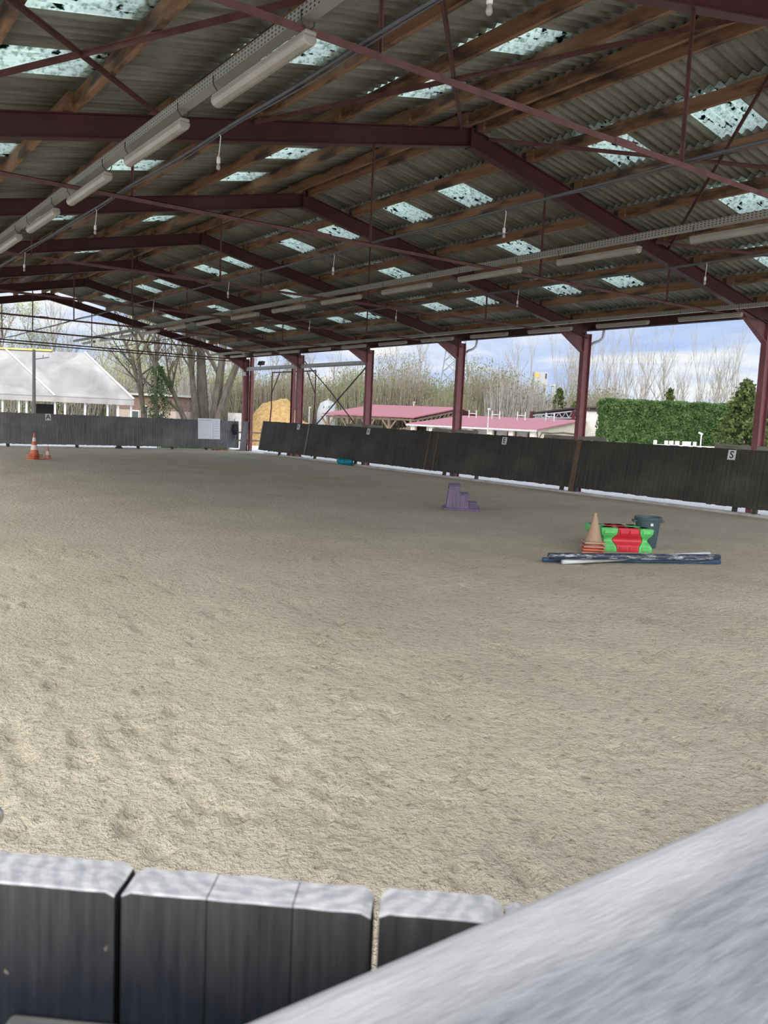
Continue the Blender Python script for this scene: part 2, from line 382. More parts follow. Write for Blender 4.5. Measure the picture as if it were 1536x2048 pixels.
# ------------------------------------------------------------------ mesh helpers
class MB:
    def __init__(s): s.v = []; s.f = []; s.mi = []
    def add(s, vs, fs, mi=0):
        o = len(s.v); s.v += [tuple(p) for p in vs]
        s.f += [tuple(i + o for i in f) for f in fs]; s.mi += [mi] * len(fs); return s
    def box(s, a, b, mi=0):
        (x0, y0, z0), (x1, y1, z1) = a, b
        return s.add([(x0, y0, z0), (x1, y0, z0), (x1, y1, z0), (x0, y1, z0), (x0, y0, z1), (x1, y0, z1), (x1, y1, z1), (x0, y1, z1)],
                     [(0, 3, 2, 1), (4, 5, 6, 7), (0, 1, 5, 4), (1, 2, 6, 5), (2, 3, 7, 6), (3, 0, 4, 7)], mi)
    def bar(s, p0, p1, w, h, up=(0, 0, 1), mi=0):
        p0, p1 = V(p0), V(p1); d = (p1 - p0).normalized(); up = V(up)
        if abs(d.dot(up)) > 0.99: up = V((1, 0, 0))
        a = d.cross(up).normalized(); u = a.cross(d)
        q = [a * (-w / 2) + u * (-h / 2), a * (w / 2) + u * (-h / 2), a * (w / 2) + u * (h / 2), a * (-w / 2) + u * (h / 2)]
        return s.add([p0 + k for k in q] + [p1 + k for k in q],
                     [(0, 1, 2, 3), (7, 6, 5, 4), (0, 4, 5, 1), (1, 5, 6, 2), (2, 6, 7, 3), (3, 7, 4, 0)], mi)
    def tube(s, pts, r, n=8, mi=0, cap=True):
        pts = [V(p) for p in pts]; rs = r if isinstance(r, (list, tuple)) else [r] * len(pts)
        rings = []; a = None
        for i, p in enumerate(pts):
            d = (pts[min(i + 1, len(pts) - 1)] - pts[max(i - 1, 0)])
            d = d.normalized() if d.length > 1e-9 else V((0, 0, 1))
            if a is None:
                a = d.cross(V((0, 0, 1)));
                if a.length < 0.05: a = d.cross(V((1, 0, 0)))
            else: a = a - d * a.dot(d)
            a.normalize(); b = d.cross(a)
            rings.append([p + (a * math.cos(2 * PI * k / n) + b * math.sin(2 * PI * k / n)) * rs[i] for k in range(n)])
        vs = [q for R in rings for q in R]; fs = []
        for i in range(len(pts) - 1):
            for k in range(n):
                k2 = (k + 1) % n; fs.append((i * n + k, i * n + k2, (i + 1) * n + k2, (i + 1) * n + k))
        if cap: fs.append(tuple(range(n - 1, -1, -1))); fs.append(tuple((len(pts) - 1) * n + k for k in range(n)))
        return s.add(vs, fs, mi)
    def lathe(s, prof, n=20, c=(0, 0, 0), mi=0, sq=None):
        # prof: (r, z); sq(r, z, ang) may reshape the radius
        vs = []; fs = []
        for (r, z) in prof:
            for k in range(n):
                a = 2 * PI * k / n; rr = sq(r, z, a) if sq else r
                vs.append((c[0] + rr * math.cos(a), c[1] + rr * math.sin(a), c[2] + z))
        for i in range(len(prof) - 1):
            for k in range(n):
                k2 = (k + 1) % n; fs.append((i * n + k, i * n + k2, (i + 1) * n + k2, (i + 1) * n + k))
        fs.append(tuple(range(n - 1, -1, -1))); fs.append(tuple((len(prof) - 1) * n + k for k in range(n)))
        return s.add(vs, fs, mi)
    def prism(s, poly, vec, mi=0):
        vec = V(vec); n = len(poly); P = [V(p) for p in poly]
        vs = P + [p + vec for p in P]
        fs = [tuple(range(n - 1, -1, -1)), tuple(range(n, 2 * n))] + [(i, (i + 1) % n, n + (i + 1) % n, n + i) for i in range(n)]
        return s.add(vs, fs, mi)
    def loft(s, sec_a, sec_b, mi=0):
        n = len(sec_a)
        return s.add(list(sec_a) + list(sec_b), [tuple(range(n - 1, -1, -1)), tuple(range(n, 2 * n))] + [(i, (i + 1) % n, n + (i + 1) % n, n + i) for i in range(n)], mi)
    def mesh(s, name, mats, smooth=False, fix=True):
        me = bpy.data.meshes.new(name); me.from_pydata(s.v, [], s.f)
        for m in (mats if isinstance(mats, (list, tuple)) else [mats]): me.materials.append(m)
        if any(s.mi): me.polygons.foreach_set('material_index', s.mi)
        if smooth: me.polygons.foreach_set('use_smooth', [True] * len(me.polygons))
        me.update()
        if fix:
            b = bmesh.new(); b.from_mesh(me); bmesh.ops.recalc_face_normals(b, faces=b.faces); b.to_mesh(me); b.free()
        return me
    def obj(s, name, mats, parent=None, smooth=False, bevel=0.0, fix=True, segs=2):
        o = link(name, s.mesh(name, mats, smooth, fix), parent)
        if bevel:
            md = o.modifiers.new('bevel', 'BEVEL'); md.width = bevel; md.segments = segs; md.limit_method = 'ANGLE'; md.angle_limit = 0.6
        return o
def link(name, data, parent=None):
    o = bpy.data.objects.new(name, data); C.objects.link(o)
    if parent is not None: o.parent = parent
    return o
def tag(o, label, cat, group=None, kind=None):
    o['label'] = label; o['category'] = cat
    if group: o['group'] = group
    if kind: o['kind'] = kind
    return o
def thing(name, label, cat, loc=(0, 0, 0), group=None, mat=None):
    o = link(name, None); o.empty_display_size = 0.2
    if mat is not None: o.matrix_world = mat
    else: o.location = loc
    return tag(o, label, cat, group)
def structure(o, label=None):
    o['kind'] = 'structure'
    if label: o['label'] = label
    return o
def dup(o, label=None, group=None, matrix=None, parent=None):
    c = o.copy(); C.objects.link(c)
    if parent is not None: c.parent = parent
    for ch in o.children: dup(ch, parent=c)
    if label: c['label'] = label
    if group: c['group'] = group
    if matrix is not None: c.matrix_world = matrix
    return c
def frame(o, x, y, z):
    x, y, z = V(x).normalized(), V(y).normalized(), V(z).normalized()
    return Matrix(((x.x, y.x, z.x, o[0]), (x.y, y.y, z.y, o[1]), (x.z, y.z, z.z, o[2]), (0, 0, 0, 1)))
ORD = ['first', 'second', 'third', 'fourth', 'fifth', 'sixth', 'seventh', 'eighth', 'ninth', 'tenth', 'eleventh', 'twelfth', 'thirteenth', 'fourteenth', 'fifteenth', 'sixteenth']
SIDE = {1: 'the lettered wall side', -1: 'the side with the biggest lights'}

# ------------------------------------------------------------------ floor of the arena
def grow(a, b, s0, s1):
    out = [a]; x = a
    while x < b:
        t = (x - a) / (b - a); x += s0 + (s1 - s0) * min(1, t * 1.6); out.append(min(x, b))
    return out
xs = grow(0.0, 19.93, 0.032, 0.16); ys = grow(0.36, 41.75, 0.032, 0.34)
xs = [-0.1] + xs
gx, gy = np.meshgrid(np.array(xs), np.array(ys))
gx = gx.ravel(); gy = gy.ravel()
def fz(x, y):
    p = V((x, y, 0))
    h = 0.022 * noise.noise(p * 0.45) + 0.016 * noise.noise(p * 1.7 + V((9, 3, 1)))
    near = max(0.0, 1 - math.hypot(x, y) / 14)
    if near > 0:
        h += near * 0.011 * noise.noise(p * 5.1) + near * 0.014 * noise.noise(p * 11 + V((1, 7, 2)))
    return h
z = np.array([fz(a, b) for a, b in zip(gx, gy)])
rng = random.Random(3)
for i in range(420):                      # hoof prints
    d = rng.uniform(2.2, 13); a = rng.uniform(0.12, 1.25)
    hx, hy = d * math.sin(a), d * math.cos(a)
    r = rng.uniform(0.055, 0.085); dep = rng.uniform(0.018, 0.042)
    w = np.where((abs(gx - hx) < 0.3) & (abs(gy - hy) < 0.3))[0]
    q = np.hypot(gx[w] - hx, gy[w] - hy) / r
    z[w] += -dep * np.exp(-(q ** 4)) + dep * 0.45 * np.exp(-((q - 1.45) / 0.35) ** 2)
edge = np.minimum(np.minimum(19.93 - gx, 41.75 - gy), 1.0).clip(0, 1)
z = z * edge + 0.0
nx, ny = len(xs), len(ys)
fc = [(j * nx + i, j * nx + i + 1, (j + 1) * nx + i + 1, (j + 1) * nx + i) for j in range(ny - 1) for i in range(nx - 1)]
me = bpy.data.meshes.new('floor'); me.from_pydata(list(zip(gx.tolist(), gy.tolist(), z.tolist())), [], fc)
me.materials.append(M['sand']); me.polygons.foreach_set('use_smooth', [True] * len(me.polygons)); me.update()
structure(link('floor', me), 'trodden beige sand floor of the riding hall')

# ------------------------------------------------------------------ ground outside
def terrain():
    axx = [-140, -80, -40, -15, -4, -0.2, 4, 8, 12, 16, 19.9, 20.4, 22, 24, 26, 28, 30, 32, 34, 36, 38, 40, 46, 55, 70, 100, 140, 200, 300, 420]
    ayy = [-120, -60, -25, -8, -2, 0.3, 6, 12, 18, 24, 30, 36, 41.7, 42.2, 44, 47, 49, 51, 53, 55, 57, 59, 61, 63, 70, 85, 110, 150, 220, 330, 460]
    vs = []
    for y in ayy:
        for x in axx:
            inside = -0.1 < x < 19.9 and 0.4 < y < 41.7
            vs.append((x, y, -0.12 if inside else gz(x, y) - 0.015))
    n = len(axx)
    f = [(j * n + i, j * n + i + 1, (j + 1) * n + i + 1, (j + 1) * n + i) for j in range(len(ayy) - 1) for i in range(n - 1)]
    return MB().add(vs, f)
structure(terrain().obj('ground', M['ground'], smooth=True), 'pale gravel yard and meadow outside the hall')
k = MB(); k.box((19.9, 0.3, -0.1), (20.12, 38.6, 0.065))
structure(k.obj('trim_1', M['concrete'], bevel=0.012), 'low concrete kerb under the lettered long wall')
k = MB(); k.box((-0.1, 41.78, -0.1), (20.3, 41.98, 0.05))
structure(k.obj('trim_2', M['concrete'], bevel=0.012), 'low concrete kerb under the short wall with letter A')

# ------------------------------------------------------------------ steel portals
def isec(w, h, tf, tw):      # I section outline in (a, b), b from 0 (bottom) to h
    return [(-w / 2, 0), (w / 2, 0), (w / 2, tf), (tw / 2, tf), (tw / 2, h - tf), (w / 2, h - tf), (w / 2, h), (-w / 2, h), (-w / 2, h - tf), (-tw / 2, h - tf), (-tw / 2, tf), (-w / 2, tf)]
SEC = isec(0.16, RD, 0.016, 0.012)
def make_portal():
    root = thing('portal_frame', '', 'steel frame')
    for sx in (-1, 1):
        xe = XB + 0.16 if sx > 0 else XA - 0.16
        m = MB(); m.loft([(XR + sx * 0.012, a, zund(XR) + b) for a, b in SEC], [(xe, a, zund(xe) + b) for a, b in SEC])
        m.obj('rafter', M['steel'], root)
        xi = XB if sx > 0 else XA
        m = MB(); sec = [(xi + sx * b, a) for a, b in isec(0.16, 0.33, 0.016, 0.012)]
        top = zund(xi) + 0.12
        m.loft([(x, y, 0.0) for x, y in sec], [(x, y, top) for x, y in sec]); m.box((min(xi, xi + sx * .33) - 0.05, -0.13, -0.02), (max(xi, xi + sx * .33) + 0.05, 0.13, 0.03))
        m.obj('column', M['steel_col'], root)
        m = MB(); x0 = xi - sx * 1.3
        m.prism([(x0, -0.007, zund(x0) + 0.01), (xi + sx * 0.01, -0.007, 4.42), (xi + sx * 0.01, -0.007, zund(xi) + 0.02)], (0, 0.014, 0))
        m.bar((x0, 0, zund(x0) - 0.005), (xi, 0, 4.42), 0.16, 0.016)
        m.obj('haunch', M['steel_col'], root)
    m = MB(); m.box((XR - 0.018, -0.085, zund(XR) - 0.02), (XR + 0.018, 0.085, zraf(XR) + 0.005))
    ap = m.obj('apex_plate', M['steel'], root)
    m = MB()
    for i in range(4):
        for s in (-1, 1):
            zc = zund(XR) + 0.05 + i * 0.075
            m.tube([(XR - 0.035, s * 0.045, zc), (XR + 0.035, s * 0.045, zc)], 0.014, 6)
    m.obj('bolts', M['dark_steel'], ap)
    m = MB(); m.bar((XA, 0, Z_TIE), (XB, 0, Z_TIE), 0.06, 0.008); m.bar((XA, -0.026, Z_TIE - 0.026), (XB, -0.026, Z_TIE - 0.026), 0.008, 0.06)
    for x in (7.0, 13.1):
        m.box((x - 0.16, -0.035, Z_TIE - 0.06), (x + 0.16, -0.03, Z_TIE + 0.02))
    m.obj('tie_beam', M['steel_brace'], root)
    for x in (3.95, 7.98, 12.04, 16.09):
        m = MB(); m.bar((x, -0.004, Z_TIE - 0.04), (x, -0.004, zund(x) + 0.06), 0.045, 0.008); m.bar((x, 0.012, Z_TIE), (x, 0.012, zund(x)), 0.008, 0.04)
        m.obj('hanger', M['steel_brace'], root)
    return root
portal = make_portal()
WH = ['whose ridge lies above the top edge of the photo', 'carrying the large apex plate nearest the long lights', 'behind the one with the large apex plate', 'standing third beyond the big apex plate frame', 'at the letter V column', 'at the letter K column', 'closing the open gable above letter A']
for i, y in enumerate(PORT):
    lab = 'maroon steel portal frame with tie rod, ' + ['partly above the picture edge', 'with the biggest bolted apex plate in view', 'second apex away from the biggest one', 'third apex away from the biggest one', 'rising from the letter V column', 'rising from the letter K column', 'forming the open gable above letter A'][i]
    lab = lab if i != 2 else 'maroon steel portal frame with tie rod, whose column has the brown plank before it'
    lab = lab if i != 3 else 'maroon steel portal frame with tie rod, whose column hides part of the pylon'
    if i == 0:
        portal['label'] = lab; portal['group'] = 'steel portal frames of the hall'; portal.location = (0, y, 0)
    else:
        dup(portal, lab, matrix=Matrix.Translation((0, y, 0)))

# wind bracing in the bay between the first two frames
def zbr(x): return zraf(x) - 0.03
def brace(p0, p1, label):
    m = MB(); a = (p0[0], p0[1], zbr(p0[0])); b = (p1[0], p1[1], zbr(p1[0]))
    m.bar(a, b, 0.06, 0.008); m.bar(V(a) + V((0, 0, -0.028)), V(b) + V((0, 0, -0.028)), 0.008, 0.06)
    tag(m.obj('wind_brace', M['steel_brace']), label, 'brace', 'diagonal wind braces under the roof')
Y0, Y1 = PORT[0] + 0.1, PORT[1] - 0.1
brace((5.35, Y0), (0.75, Y1), 'thin maroon brace crossing the skylight at the upper corner over the long lights')
brace((-0.1, Y0), (4.35, Y1), 'thin maroon brace running down to the biggest frame behind the first long light')
brace((10.0, Y0), (5.75, Y1), 'long maroon brace reaching from the ridge timbers down to the biggest frame')
brace((4.5, Y0), (9.75, Y1), 'maroon brace ending beside the biggest bolted apex plate')
brace((10.4, Y1), (15.3, Y0), 'slim maroon brace leaving the biggest apex toward the pierced skylight')
brace((10.3, Y0), (15.85, Y1), 'maroon brace crossing the large skylight and ending at the long grey tray')
brace((15.4, Y1), (20.1, Y0), 'thin dark brace low on the slope by the hanging lamp cord')

# ------------------------------------------------------------------ purlins
def make_purlin(sx, d, label):
    x = XR + sx * d
    root = thing('timber_purlin', label, 'roof timber', (x, 0, zraf(x)), 'timber purlins under the roof sheets')
    segs = [Y_ROOF0 + 0.1] + [PORT[i] for i in range(7)]
    m = MB(); rr = random.Random(int(d * 100) + sx)
    for i in range(len(segs)):
        y0 = segs[i] - (0.22 if i else 0); y1 = segs[i + 1] + 0.22 if i + 1 < len(segs) else Y_ROOF1 - 0.1
        if i + 1 == len(segs): y0 = segs[i]
        off = (0.038 if i % 2 else -0.038) if i else -0.038
        z0 = 0.004; h = PUR_H + rr.uniform(-0.012, 0.0)
        m.box((off - PUR_W / 2, y0, z0), (off + PUR_W / 2, y1, h))
    m.obj('beam', M['wood'], root)
    for y in PORT:
        m = MB(); m.box((-0.004 - sx * 0.085, y - 0.05, -0.005), (0.004 - sx * 0.085, y + 0.05, 0.17)); m.box((-0.085, y - 0.055, -0.006), (0.085, y + 0.055, 0.004))
        m.obj('cleat', M['dark_steel'], root)
for sx in (-1, 1):
    for i, d in enumerate(PUR):
        make_purlin(sx, d, f'brown timber purlin, {ORD[i]} below the ridge pair on {SIDE[sx]}')
    make_purlin(sx, 0.2, f'ridge timber of the pair along the roof top, on {SIDE[sx]}')

# ------------------------------------------------------------------ roof sheets and skylights
PITCH = 0.177; AMP = 0.035
NW = int((Y_ROOF1 - Y_ROOF0) / PITCH)
def wave(y): return AMP * math.cos(2 * PI * (y - Y_ROOF0) / PITCH)
ROWS = [0.02] + PUR + [10.75]
SKY = {}
def sky_add(sx, row, bays):
    for b in bays:
        yc = PORT[1] + 6 * b; w0 = round((yc - 0.46 - Y_ROOF0) / PITCH); SKY.setdefault((sx, row), []).append(w0)
sky_add(1, 1, [-0.59, -0.235, 0.475, 0.825, 1.345, 1.72, 2.39, 2.75, 3.48, 3.83, 4.55])
sky_add(1, 3, [-0.40, 0.645, 1.535, 2.61, 3.68, 4.55])
sky_add(1, 5, [-0.24, 0.475, 0.825, 1.37, 1.75, 2.435, 2.78, 3.525, 3.865])
sky_add(-1, 1, [-0.55, -0.19, 0.53, 0.875, 1.75, 2.78])
sky_add(-1, 3, [-0.365, 0.695, 1.64])
sky_add(-1, 5, [-0.52, -0.2, 0.515])
NS = 5
def strip(sx, i, w0, w1, skip=(), lift=0.0, sub=6):
    d0, d1 = ROWS[i], ROWS[i + 1] + (0.1 if i + 2 < len(ROWS) else 0)
    d0 -= 0.0 if i == 0 else 0.06
    vs, fs = [], []
    n = (w1 - w0) * sub
    for kx, d in enumerate((d0, d1)):
        x = XR + sx * d
        zz = zroof(x) + lift + (0.0 if kx == 0 else 0.022) + AMP
        for j in range(n + 1):
            y = Y_ROOF0 + (w0 + j / sub) * PITCH
            vs.append((x, y, zz + wave(y)))
    sk = set(a + q for a in skip for q in range(NS))
    for j in range(n):
        if (w0 + j // sub) in sk: continue
        fs.append((j, j + 1, n + 2 + j, n + 1 + j))
    return vs, fs
m = MB()
for sx in (-1, 1):
    for i in range(len(ROWS) - 1):
        m.add(*strip(sx, i, 0, NW, SKY.get((sx, i), ())))
for sx in (-1, 1):   # ridge cap
    m.add([(XR, Y_ROOF0, zroof(XR) + 0.1), (XR, Y_ROOF1, zroof(XR) + 0.1), (XR + sx * 0.3, Y_ROOF1, zroof(XR + 0.3) + 0.08), (XR + sx * 0.3, Y_ROOF0, zroof(XR + 0.3) + 0.08)], [(0, 1, 2, 3)])
o = m.obj('ceiling', M['sheet'], smooth=True, fix=False)
md = o.modifiers.new('thick', 'SOLIDIFY'); md.thickness = 0.007; md.offset = 1
structure(o, 'grey corrugated fibre cement roof sheets of the hall')
ROWNAME = {1: 'upper row', 3: 'middle row', 5: 'lowest row'}
for (sx, row), lst in SKY.items():
    for q, w0 in enumerate(sorted(lst)):
        vs, fs = strip(sx, row, w0, w0 + NS, lift=0.002)
        mm = MB().add(vs, fs)
        c = V(vs[0]); c.z = min(v[2] for v in vs)
        mm.v = [tuple(V(v) - c) for v in mm.v]
        s = mm.obj('skylight_sheet', M['skylight'], smooth=True, fix=False); s.location = c
        md = s.modifiers.new('thick', 'SOLIDIFY'); md.thickness = 0.004; md.offset = 1
        tag(s, f'mossy pale green skylight, {ORD[q]} of the {ROWNAME[row]} on {SIDE[sx]}', 'skylight', 'translucent roof sheets')

# ------------------------------------------------------------------ eave beams, gable rail, downpipes
for (x, s, lab) in ((XB + 0.3, 1, 'long dark maroon eave beam on top of the lettered wall columns'),):
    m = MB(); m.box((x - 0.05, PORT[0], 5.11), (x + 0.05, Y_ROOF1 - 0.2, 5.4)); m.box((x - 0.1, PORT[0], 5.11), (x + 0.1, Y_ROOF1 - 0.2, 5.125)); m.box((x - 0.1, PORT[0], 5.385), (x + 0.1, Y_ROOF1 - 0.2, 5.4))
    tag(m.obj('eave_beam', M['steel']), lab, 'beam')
m = MB()
m.add(*(lambda pts: ([(21.0 + a, y, 5.2 + b) for y in (0.0, 42.4) for a, b in pts], [(i, i + 1, len(pts) + i + 1, len(pts) + i) for i in range(len(pts) - 1)]))([(-0.09, 0.1), (-0.08, 0.02), (-0.03, -0.02), (0.03, -0.02), (0.08, 0.02), (0.09, 0.1), (0.085, 0.1), (0.07, 0.03), (0.0, 0.0), (-0.07, 0.03), (-0.085, 0.1)]))
tag(m.obj('gutter', M['dark_steel']), 'dark half round gutter outside the eave beam', 'gutter')
m = MB(); m.bar((XA, 42.0, 4.84), (XB, 42.0, 4.84), 0.05, 0.05)
tag(m.obj('gable_rail', M['dark_steel']), 'thin dark rail just below the tie rod of the open gable', 'rail')
for y, lab in ((PORT[2] - 0.14, 'curved grey downpipe beside the column with the brown plank'), (PORT[3] - 0.14, 'short hooked grey downpipe beside the column hiding the pylon')):
    m = MB(); x = 21.0
    m.tube([(x, y, 5.2), (x, y, 5.03), (x - 0.04, y, 4.92), (x - 0.14, y + 0.05, 4.82), (x - 0.26, y + 0.15, 4.76), (x - 0.34, y + 0.24, 4.66), (x - 0.36, y + 0.27, 4.5), (x - 0.36, y + 0.27, 0.0)], 0.045, 10)
    tag(m.obj('downpipe', M['galv'], smooth=True), lab, 'pipe', 'downpipes')

# ------------------------------------------------------------------ cable trays, lamps, wires
def lamp_mesh():
    root = thing('tube_light', '', 'lamp')
    L = 1.72
    m = MB(); m.box((-0.05, 0, -0.004), (0.05, L, 0.03)); m.obj('lamp_body', M['tube'], root, bevel=0.012)
    m = MB()
    prof = [(-0.062, 0.0), (-0.06, -0.035), (-0.04, -0.07), (0.0, -0.08), (0.04, -0.07), (0.06, -0.035), (0.062, 0.0)]
    m.loft([(a, 0.012, b) for a, b in prof], [(a, L - 0.012, b) for a, b in prof]); m.obj('diffuser', M['tube'], root, bevel=0.012)
    for y in (0.06, L - 0.06):
        m = MB(); m.tube([(0, y, 0.03), (0.03, y, 0.05), (0.055, y, 0.09), (0.06, y, 0.16), (0, y, 0.2), (-0.06, y, 0.17), (-0.055, y, 0.1), (-0.012, y, 0.05)], 0.006, 6); m.obj('hook', M['dark_steel'], root)
    return root
LAMP = None
def tray(x, y0, y1, ys0, pitch, n, tname, tlabel, lname):
    global LAMP
    m = MB(); zb = Z_TIE + 0.045
    m.box((-0.05, y0, 0), (0.05, y1, 0.004)); m.box((-0.054, y0, 0), (-0.05, y1, 0.095)); m.box((0.05, y0, 0), (0.054, y1, 0.095))
    o = m.obj('cable_tray', M['tray']); o.location = (x, 0, zb)
    tag(o, tlabel, 'cable tray', 'perforated cable trays')
    for i in range(n):
        lab = f'long white tube light, {ORD[i]} along the tray {lname}'
        loc = Matrix.Translation((x, ys0 + pitch * i, Z_TIE - 0.075))
        if LAMP is None:
            LAMP = lamp_mesh(); LAMP.matrix_world = loc; LAMP['label'] = lab; LAMP['group'] = 'tube lights under the cable trays'
        else: dup(LAMP, lab, matrix=loc)
tray(3.25, 4.4, 41.7, 5.72, 2.455, 6, 'a', 'perforated grey cable tray carrying the biggest tube lights', 'with the biggest tube lights')
tray(10.87, 4.6, 40.6, 5.93, 2.62, 13, 'b', 'perforated grey cable tray crossing mid roof toward the open gable', 'crossing mid roof')
tray(18.2, 8.4, 41.7, 11.25, 2.62, 11, 'c', 'perforated grey cable tray beside the eave beam', 'beside the eave beam')

def wire(x, z, y0, y1, label):
    m = MB()
    pts = []
    for i in range(80):
        y = y0 + (y1 - y0) * i / 79
        pts.append((x + 0.01 * math.sin(y * 2.1), y, z - 0.02 * abs(math.sin((y - PORT[0]) / 6 * PI))))
    m.tube(pts, 0.016, 6); m.tube([(a + 0.035, b, c - 0.012 + 0.012 * math.sin(b * 1.7)) for a, b, c in pts], 0.009, 5)
    tag(m.obj('overhead_cable', M['cable'], smooth=True), label, 'cable', 'cables along the tie rods')
wire(3.8, 5.03, 3.9, 41.8, 'dark cable bundle running beside the biggest tube lights')
wire(8.1, 5.03, 4.5, 41.8, 'dark cable bundle running below the biggest apex plate and its pierced skylights')
wire(13.0, 5.03, 7.5, 41.8, 'dark cable bundle between the mid roof tray and the eave tray')
def pend_mesh():
    root = thing('pendant_bulb', '', 'lamp')
    m = MB(); m.tube([(0, 0, 0), (0.02, 0.0, -0.02), (0.012, 0, -0.12), (0.0, 0, -0.24)], 0.006, 6); m.obj('cord', M['cord'], root, smooth=True)
    m = MB(); m.lathe([(0.012, -0.23), (0.02, -0.245), (0.021, -0.3), (0.016, -0.305)], 10); m.obj('socket', M['cord'], root, smooth=True)
    m = MB(); m.lathe([(0.012, -0.3), (0.015, -0.315), (0.022, -0.335), (0.023, -0.35), (0.015, -0.368), (0.004, -0.373)], 12); m.obj('bulb', M['tube'], root, smooth=True)
    return root
PEND = None
def pend(x, y, lab):
    global PEND
    T = Matrix.Translation((x, y, 5.0))
    if PEND is None:
        PEND = pend_mesh(); PEND.matrix_world = T; PEND['label'] = lab; PEND['group'] = 'bulbs hanging from the cables'
    else: dup(PEND, lab, matrix=T)
for i, y in enumerate((4.21, 8.6, 13.05, 17.75)):
    x = 3.8 if i else 3.68
    pend(x, y, f'bare bulb on a white cord, {ORD[i]} along the cable beside the biggest tube lights')
for i, y in enumerate((8.72, 13.2, 17.7, 22.5)):
    pend(8.12, y, f'bare bulb on a white cord, {ORD[i]} along the cable below the biggest apex plate')
for i, y in enumerate((8.8, 13.4, 17.9, 22.4)):
    pend(13.0, y, f'bare bulb on a white cord, {ORD[i]} along the cable between mid roof and eave trays')

# ------------------------------------------------------------------ kickboards of the long wall (leaning outward)
LEAN = math.atan(0.25 / 1.5)
def wall_frame(y_start, x0=19.95, z0=0.19):     # local x runs toward the short near end (-Y), y outward, z up the leaning face
    return frame((x0, y_start, z0), (0, -1, 0), (math.cos(LEAN), 0, -math.sin(LEAN)), (math.sin(LEAN), 0, math.cos(LEAN)))
def planks(m, L, H, pw=0.145, th=0.035, seed=1, gap=0.006, mi=0):
    rr = random.Random(seed); x = 0.0
    while x < L - 0.02:
        w = min(pw, L - x); d = rr.uniform(0, 0.006); e = rr.uniform(-0.012, 0.008)
        m.box((x + gap / 2, d, 0 + rr.uniform(-0.01, 0.012)), (x + w - gap / 2, th + d, H + e), mi); x += pw
def kickboard(y_a, y_b, label, brown=(), caps=(), legs=(), H=1.52):
    L = y_a - y_b
    root = thing('kickboard', label, 'kickboard', group='tarred kickboards of the long wall', mat=wall_frame(y_a))
    m = MB(); planks(m, L, H, seed=int(y_a * 10)); m.obj('planks', M['board'], root)
    m = MB(); m.box((0, 0.04, H - 0.16), (L, 0.1, H - 0.04)); m.box((0, 0.04, 0.14), (L, 0.1, 0.26)); m.obj('rail', M['board'], root)
    for b, w in brown:
        m = MB(); m.box((y_a - b - w / 2, -0.012, -0.16 if w > 0.15 else 0.0), (y_a - b + w / 2, 0.0, H - 0.02))
        o = m.obj('plank', M['brown_plank'], root); o['label'] = 'brown plank'
    for c0, c1 in caps:
        m = MB(); m.box((y_a - c1, 0.0, H + 0.0), (y_a - c0, 0.045, H + 0.115)); o = m.obj('cap_board', M['grey_plank'], root, bevel=0.006); o['label'] = 'grey cap board'
    for l in legs:
        m = MB(); m.box((y_a - l - 0.05, 0.045, -0.17), (y_a - l + 0.05, 0.15, H - 0.1)); m.obj('leg', M['board'], root)
    return root
P1, P2, P3, P4, P5, P6 = PORT[1:]
kickboard(17.54, 7.4, 'tarred kickboard with the letter S', caps=((7.5, 12.95), (16.6, 17.54)), legs=(P1 + 0.28, P1 - 0.28, 8.2))
kickboard(25.3, 17.54, 'tarred kickboard with the letter E and one brown plank', brown=((P2 - 0.17, 0.2), (25.15, 0.07), (24.65, 0.07)), caps=((17.54, 19.2), (22.45, 25.1)), legs=(P2 + 0.3, P2 - 0.3, P3 - 0.32, 22.2, P3 + 0.2))
kickboard(34.62, 25.3, 'tarred kickboard with the letter V', caps=((28.5, 31.3),), legs=(P4 + 0.3, P4 - 0.3, 33.6))
kb = kickboard(38.85, 34.45, 'tarred gate kickboard with the letter K before the straw heap', legs=(36.9, P5 + 0.25, P5 - 0.25))
kb.matrix_world = frame((19.75, 38.85, 0.2), (0.05, -1, 0), (math.cos(LEAN), 0.05, -math.sin(LEAN)), (math.sin(LEAN), 0, math.cos(LEAN)))
m = MB(); m.box((4.34, -0.02, 0), (4.42, 0.06, 1.53)); m.box((-0.03, -0.02, 0), (0.05, 0.06, 1.53)); o = m.obj('edge_strip', M['grey_plank'], kb); o['label'] = 'grey edge strip'

# letters
def letter_sign(ch, mat, label, s=0.26):
    root = thing('letter_sign', label, 'sign', group='dressage letters on the kickboards', mat=mat)
    m = MB(); m.box((-s * 0.43, -0.008, -s / 2), (s * 0.43, 0.0, s / 2)); m.obj('plate', M['white_paint'], root)
    cu = bpy.data.curves.new('letter', 'FONT'); cu.body = ch; cu.align_x = 'CENTER'; cu.align_y = 'CENTER'; cu.size = s * 1.02; cu.extrude = 0.002; cu.offset = 0.0035
    t = bpy.data.objects.new('letter_tmp', cu); C.objects.link(t)
    bpy.context.view_layer.update()
    me = bpy.data.meshes.new_from_object(t.evaluated_get(bpy.context.evaluated_depsgraph_get()))
    bpy.data.objects.remove(t)
    me.transform(Matrix.Rotation(PI / 2, 4, 'X')); me.transform(Matrix.Translation((0, -0.0105, -0.005)))
    me.materials.clear(); me.materials.append(M['black'])
    link('letter', me, root)
def on_wall(y, h, off=-0.004): return wall_frame(y) @ Matrix.Translation((0, off, h))
letter_sign('S', on_wall(12.4, 1.36), 'white plate with a black letter S on the long kickboard')
letter_sign('E', on_wall(21.0, 1.33), 'white plate with a black letter E on the long kickboard')
letter_sign('V', on_wall(29.4, 1.34), 'white plate with a black letter V on the long kickboard')
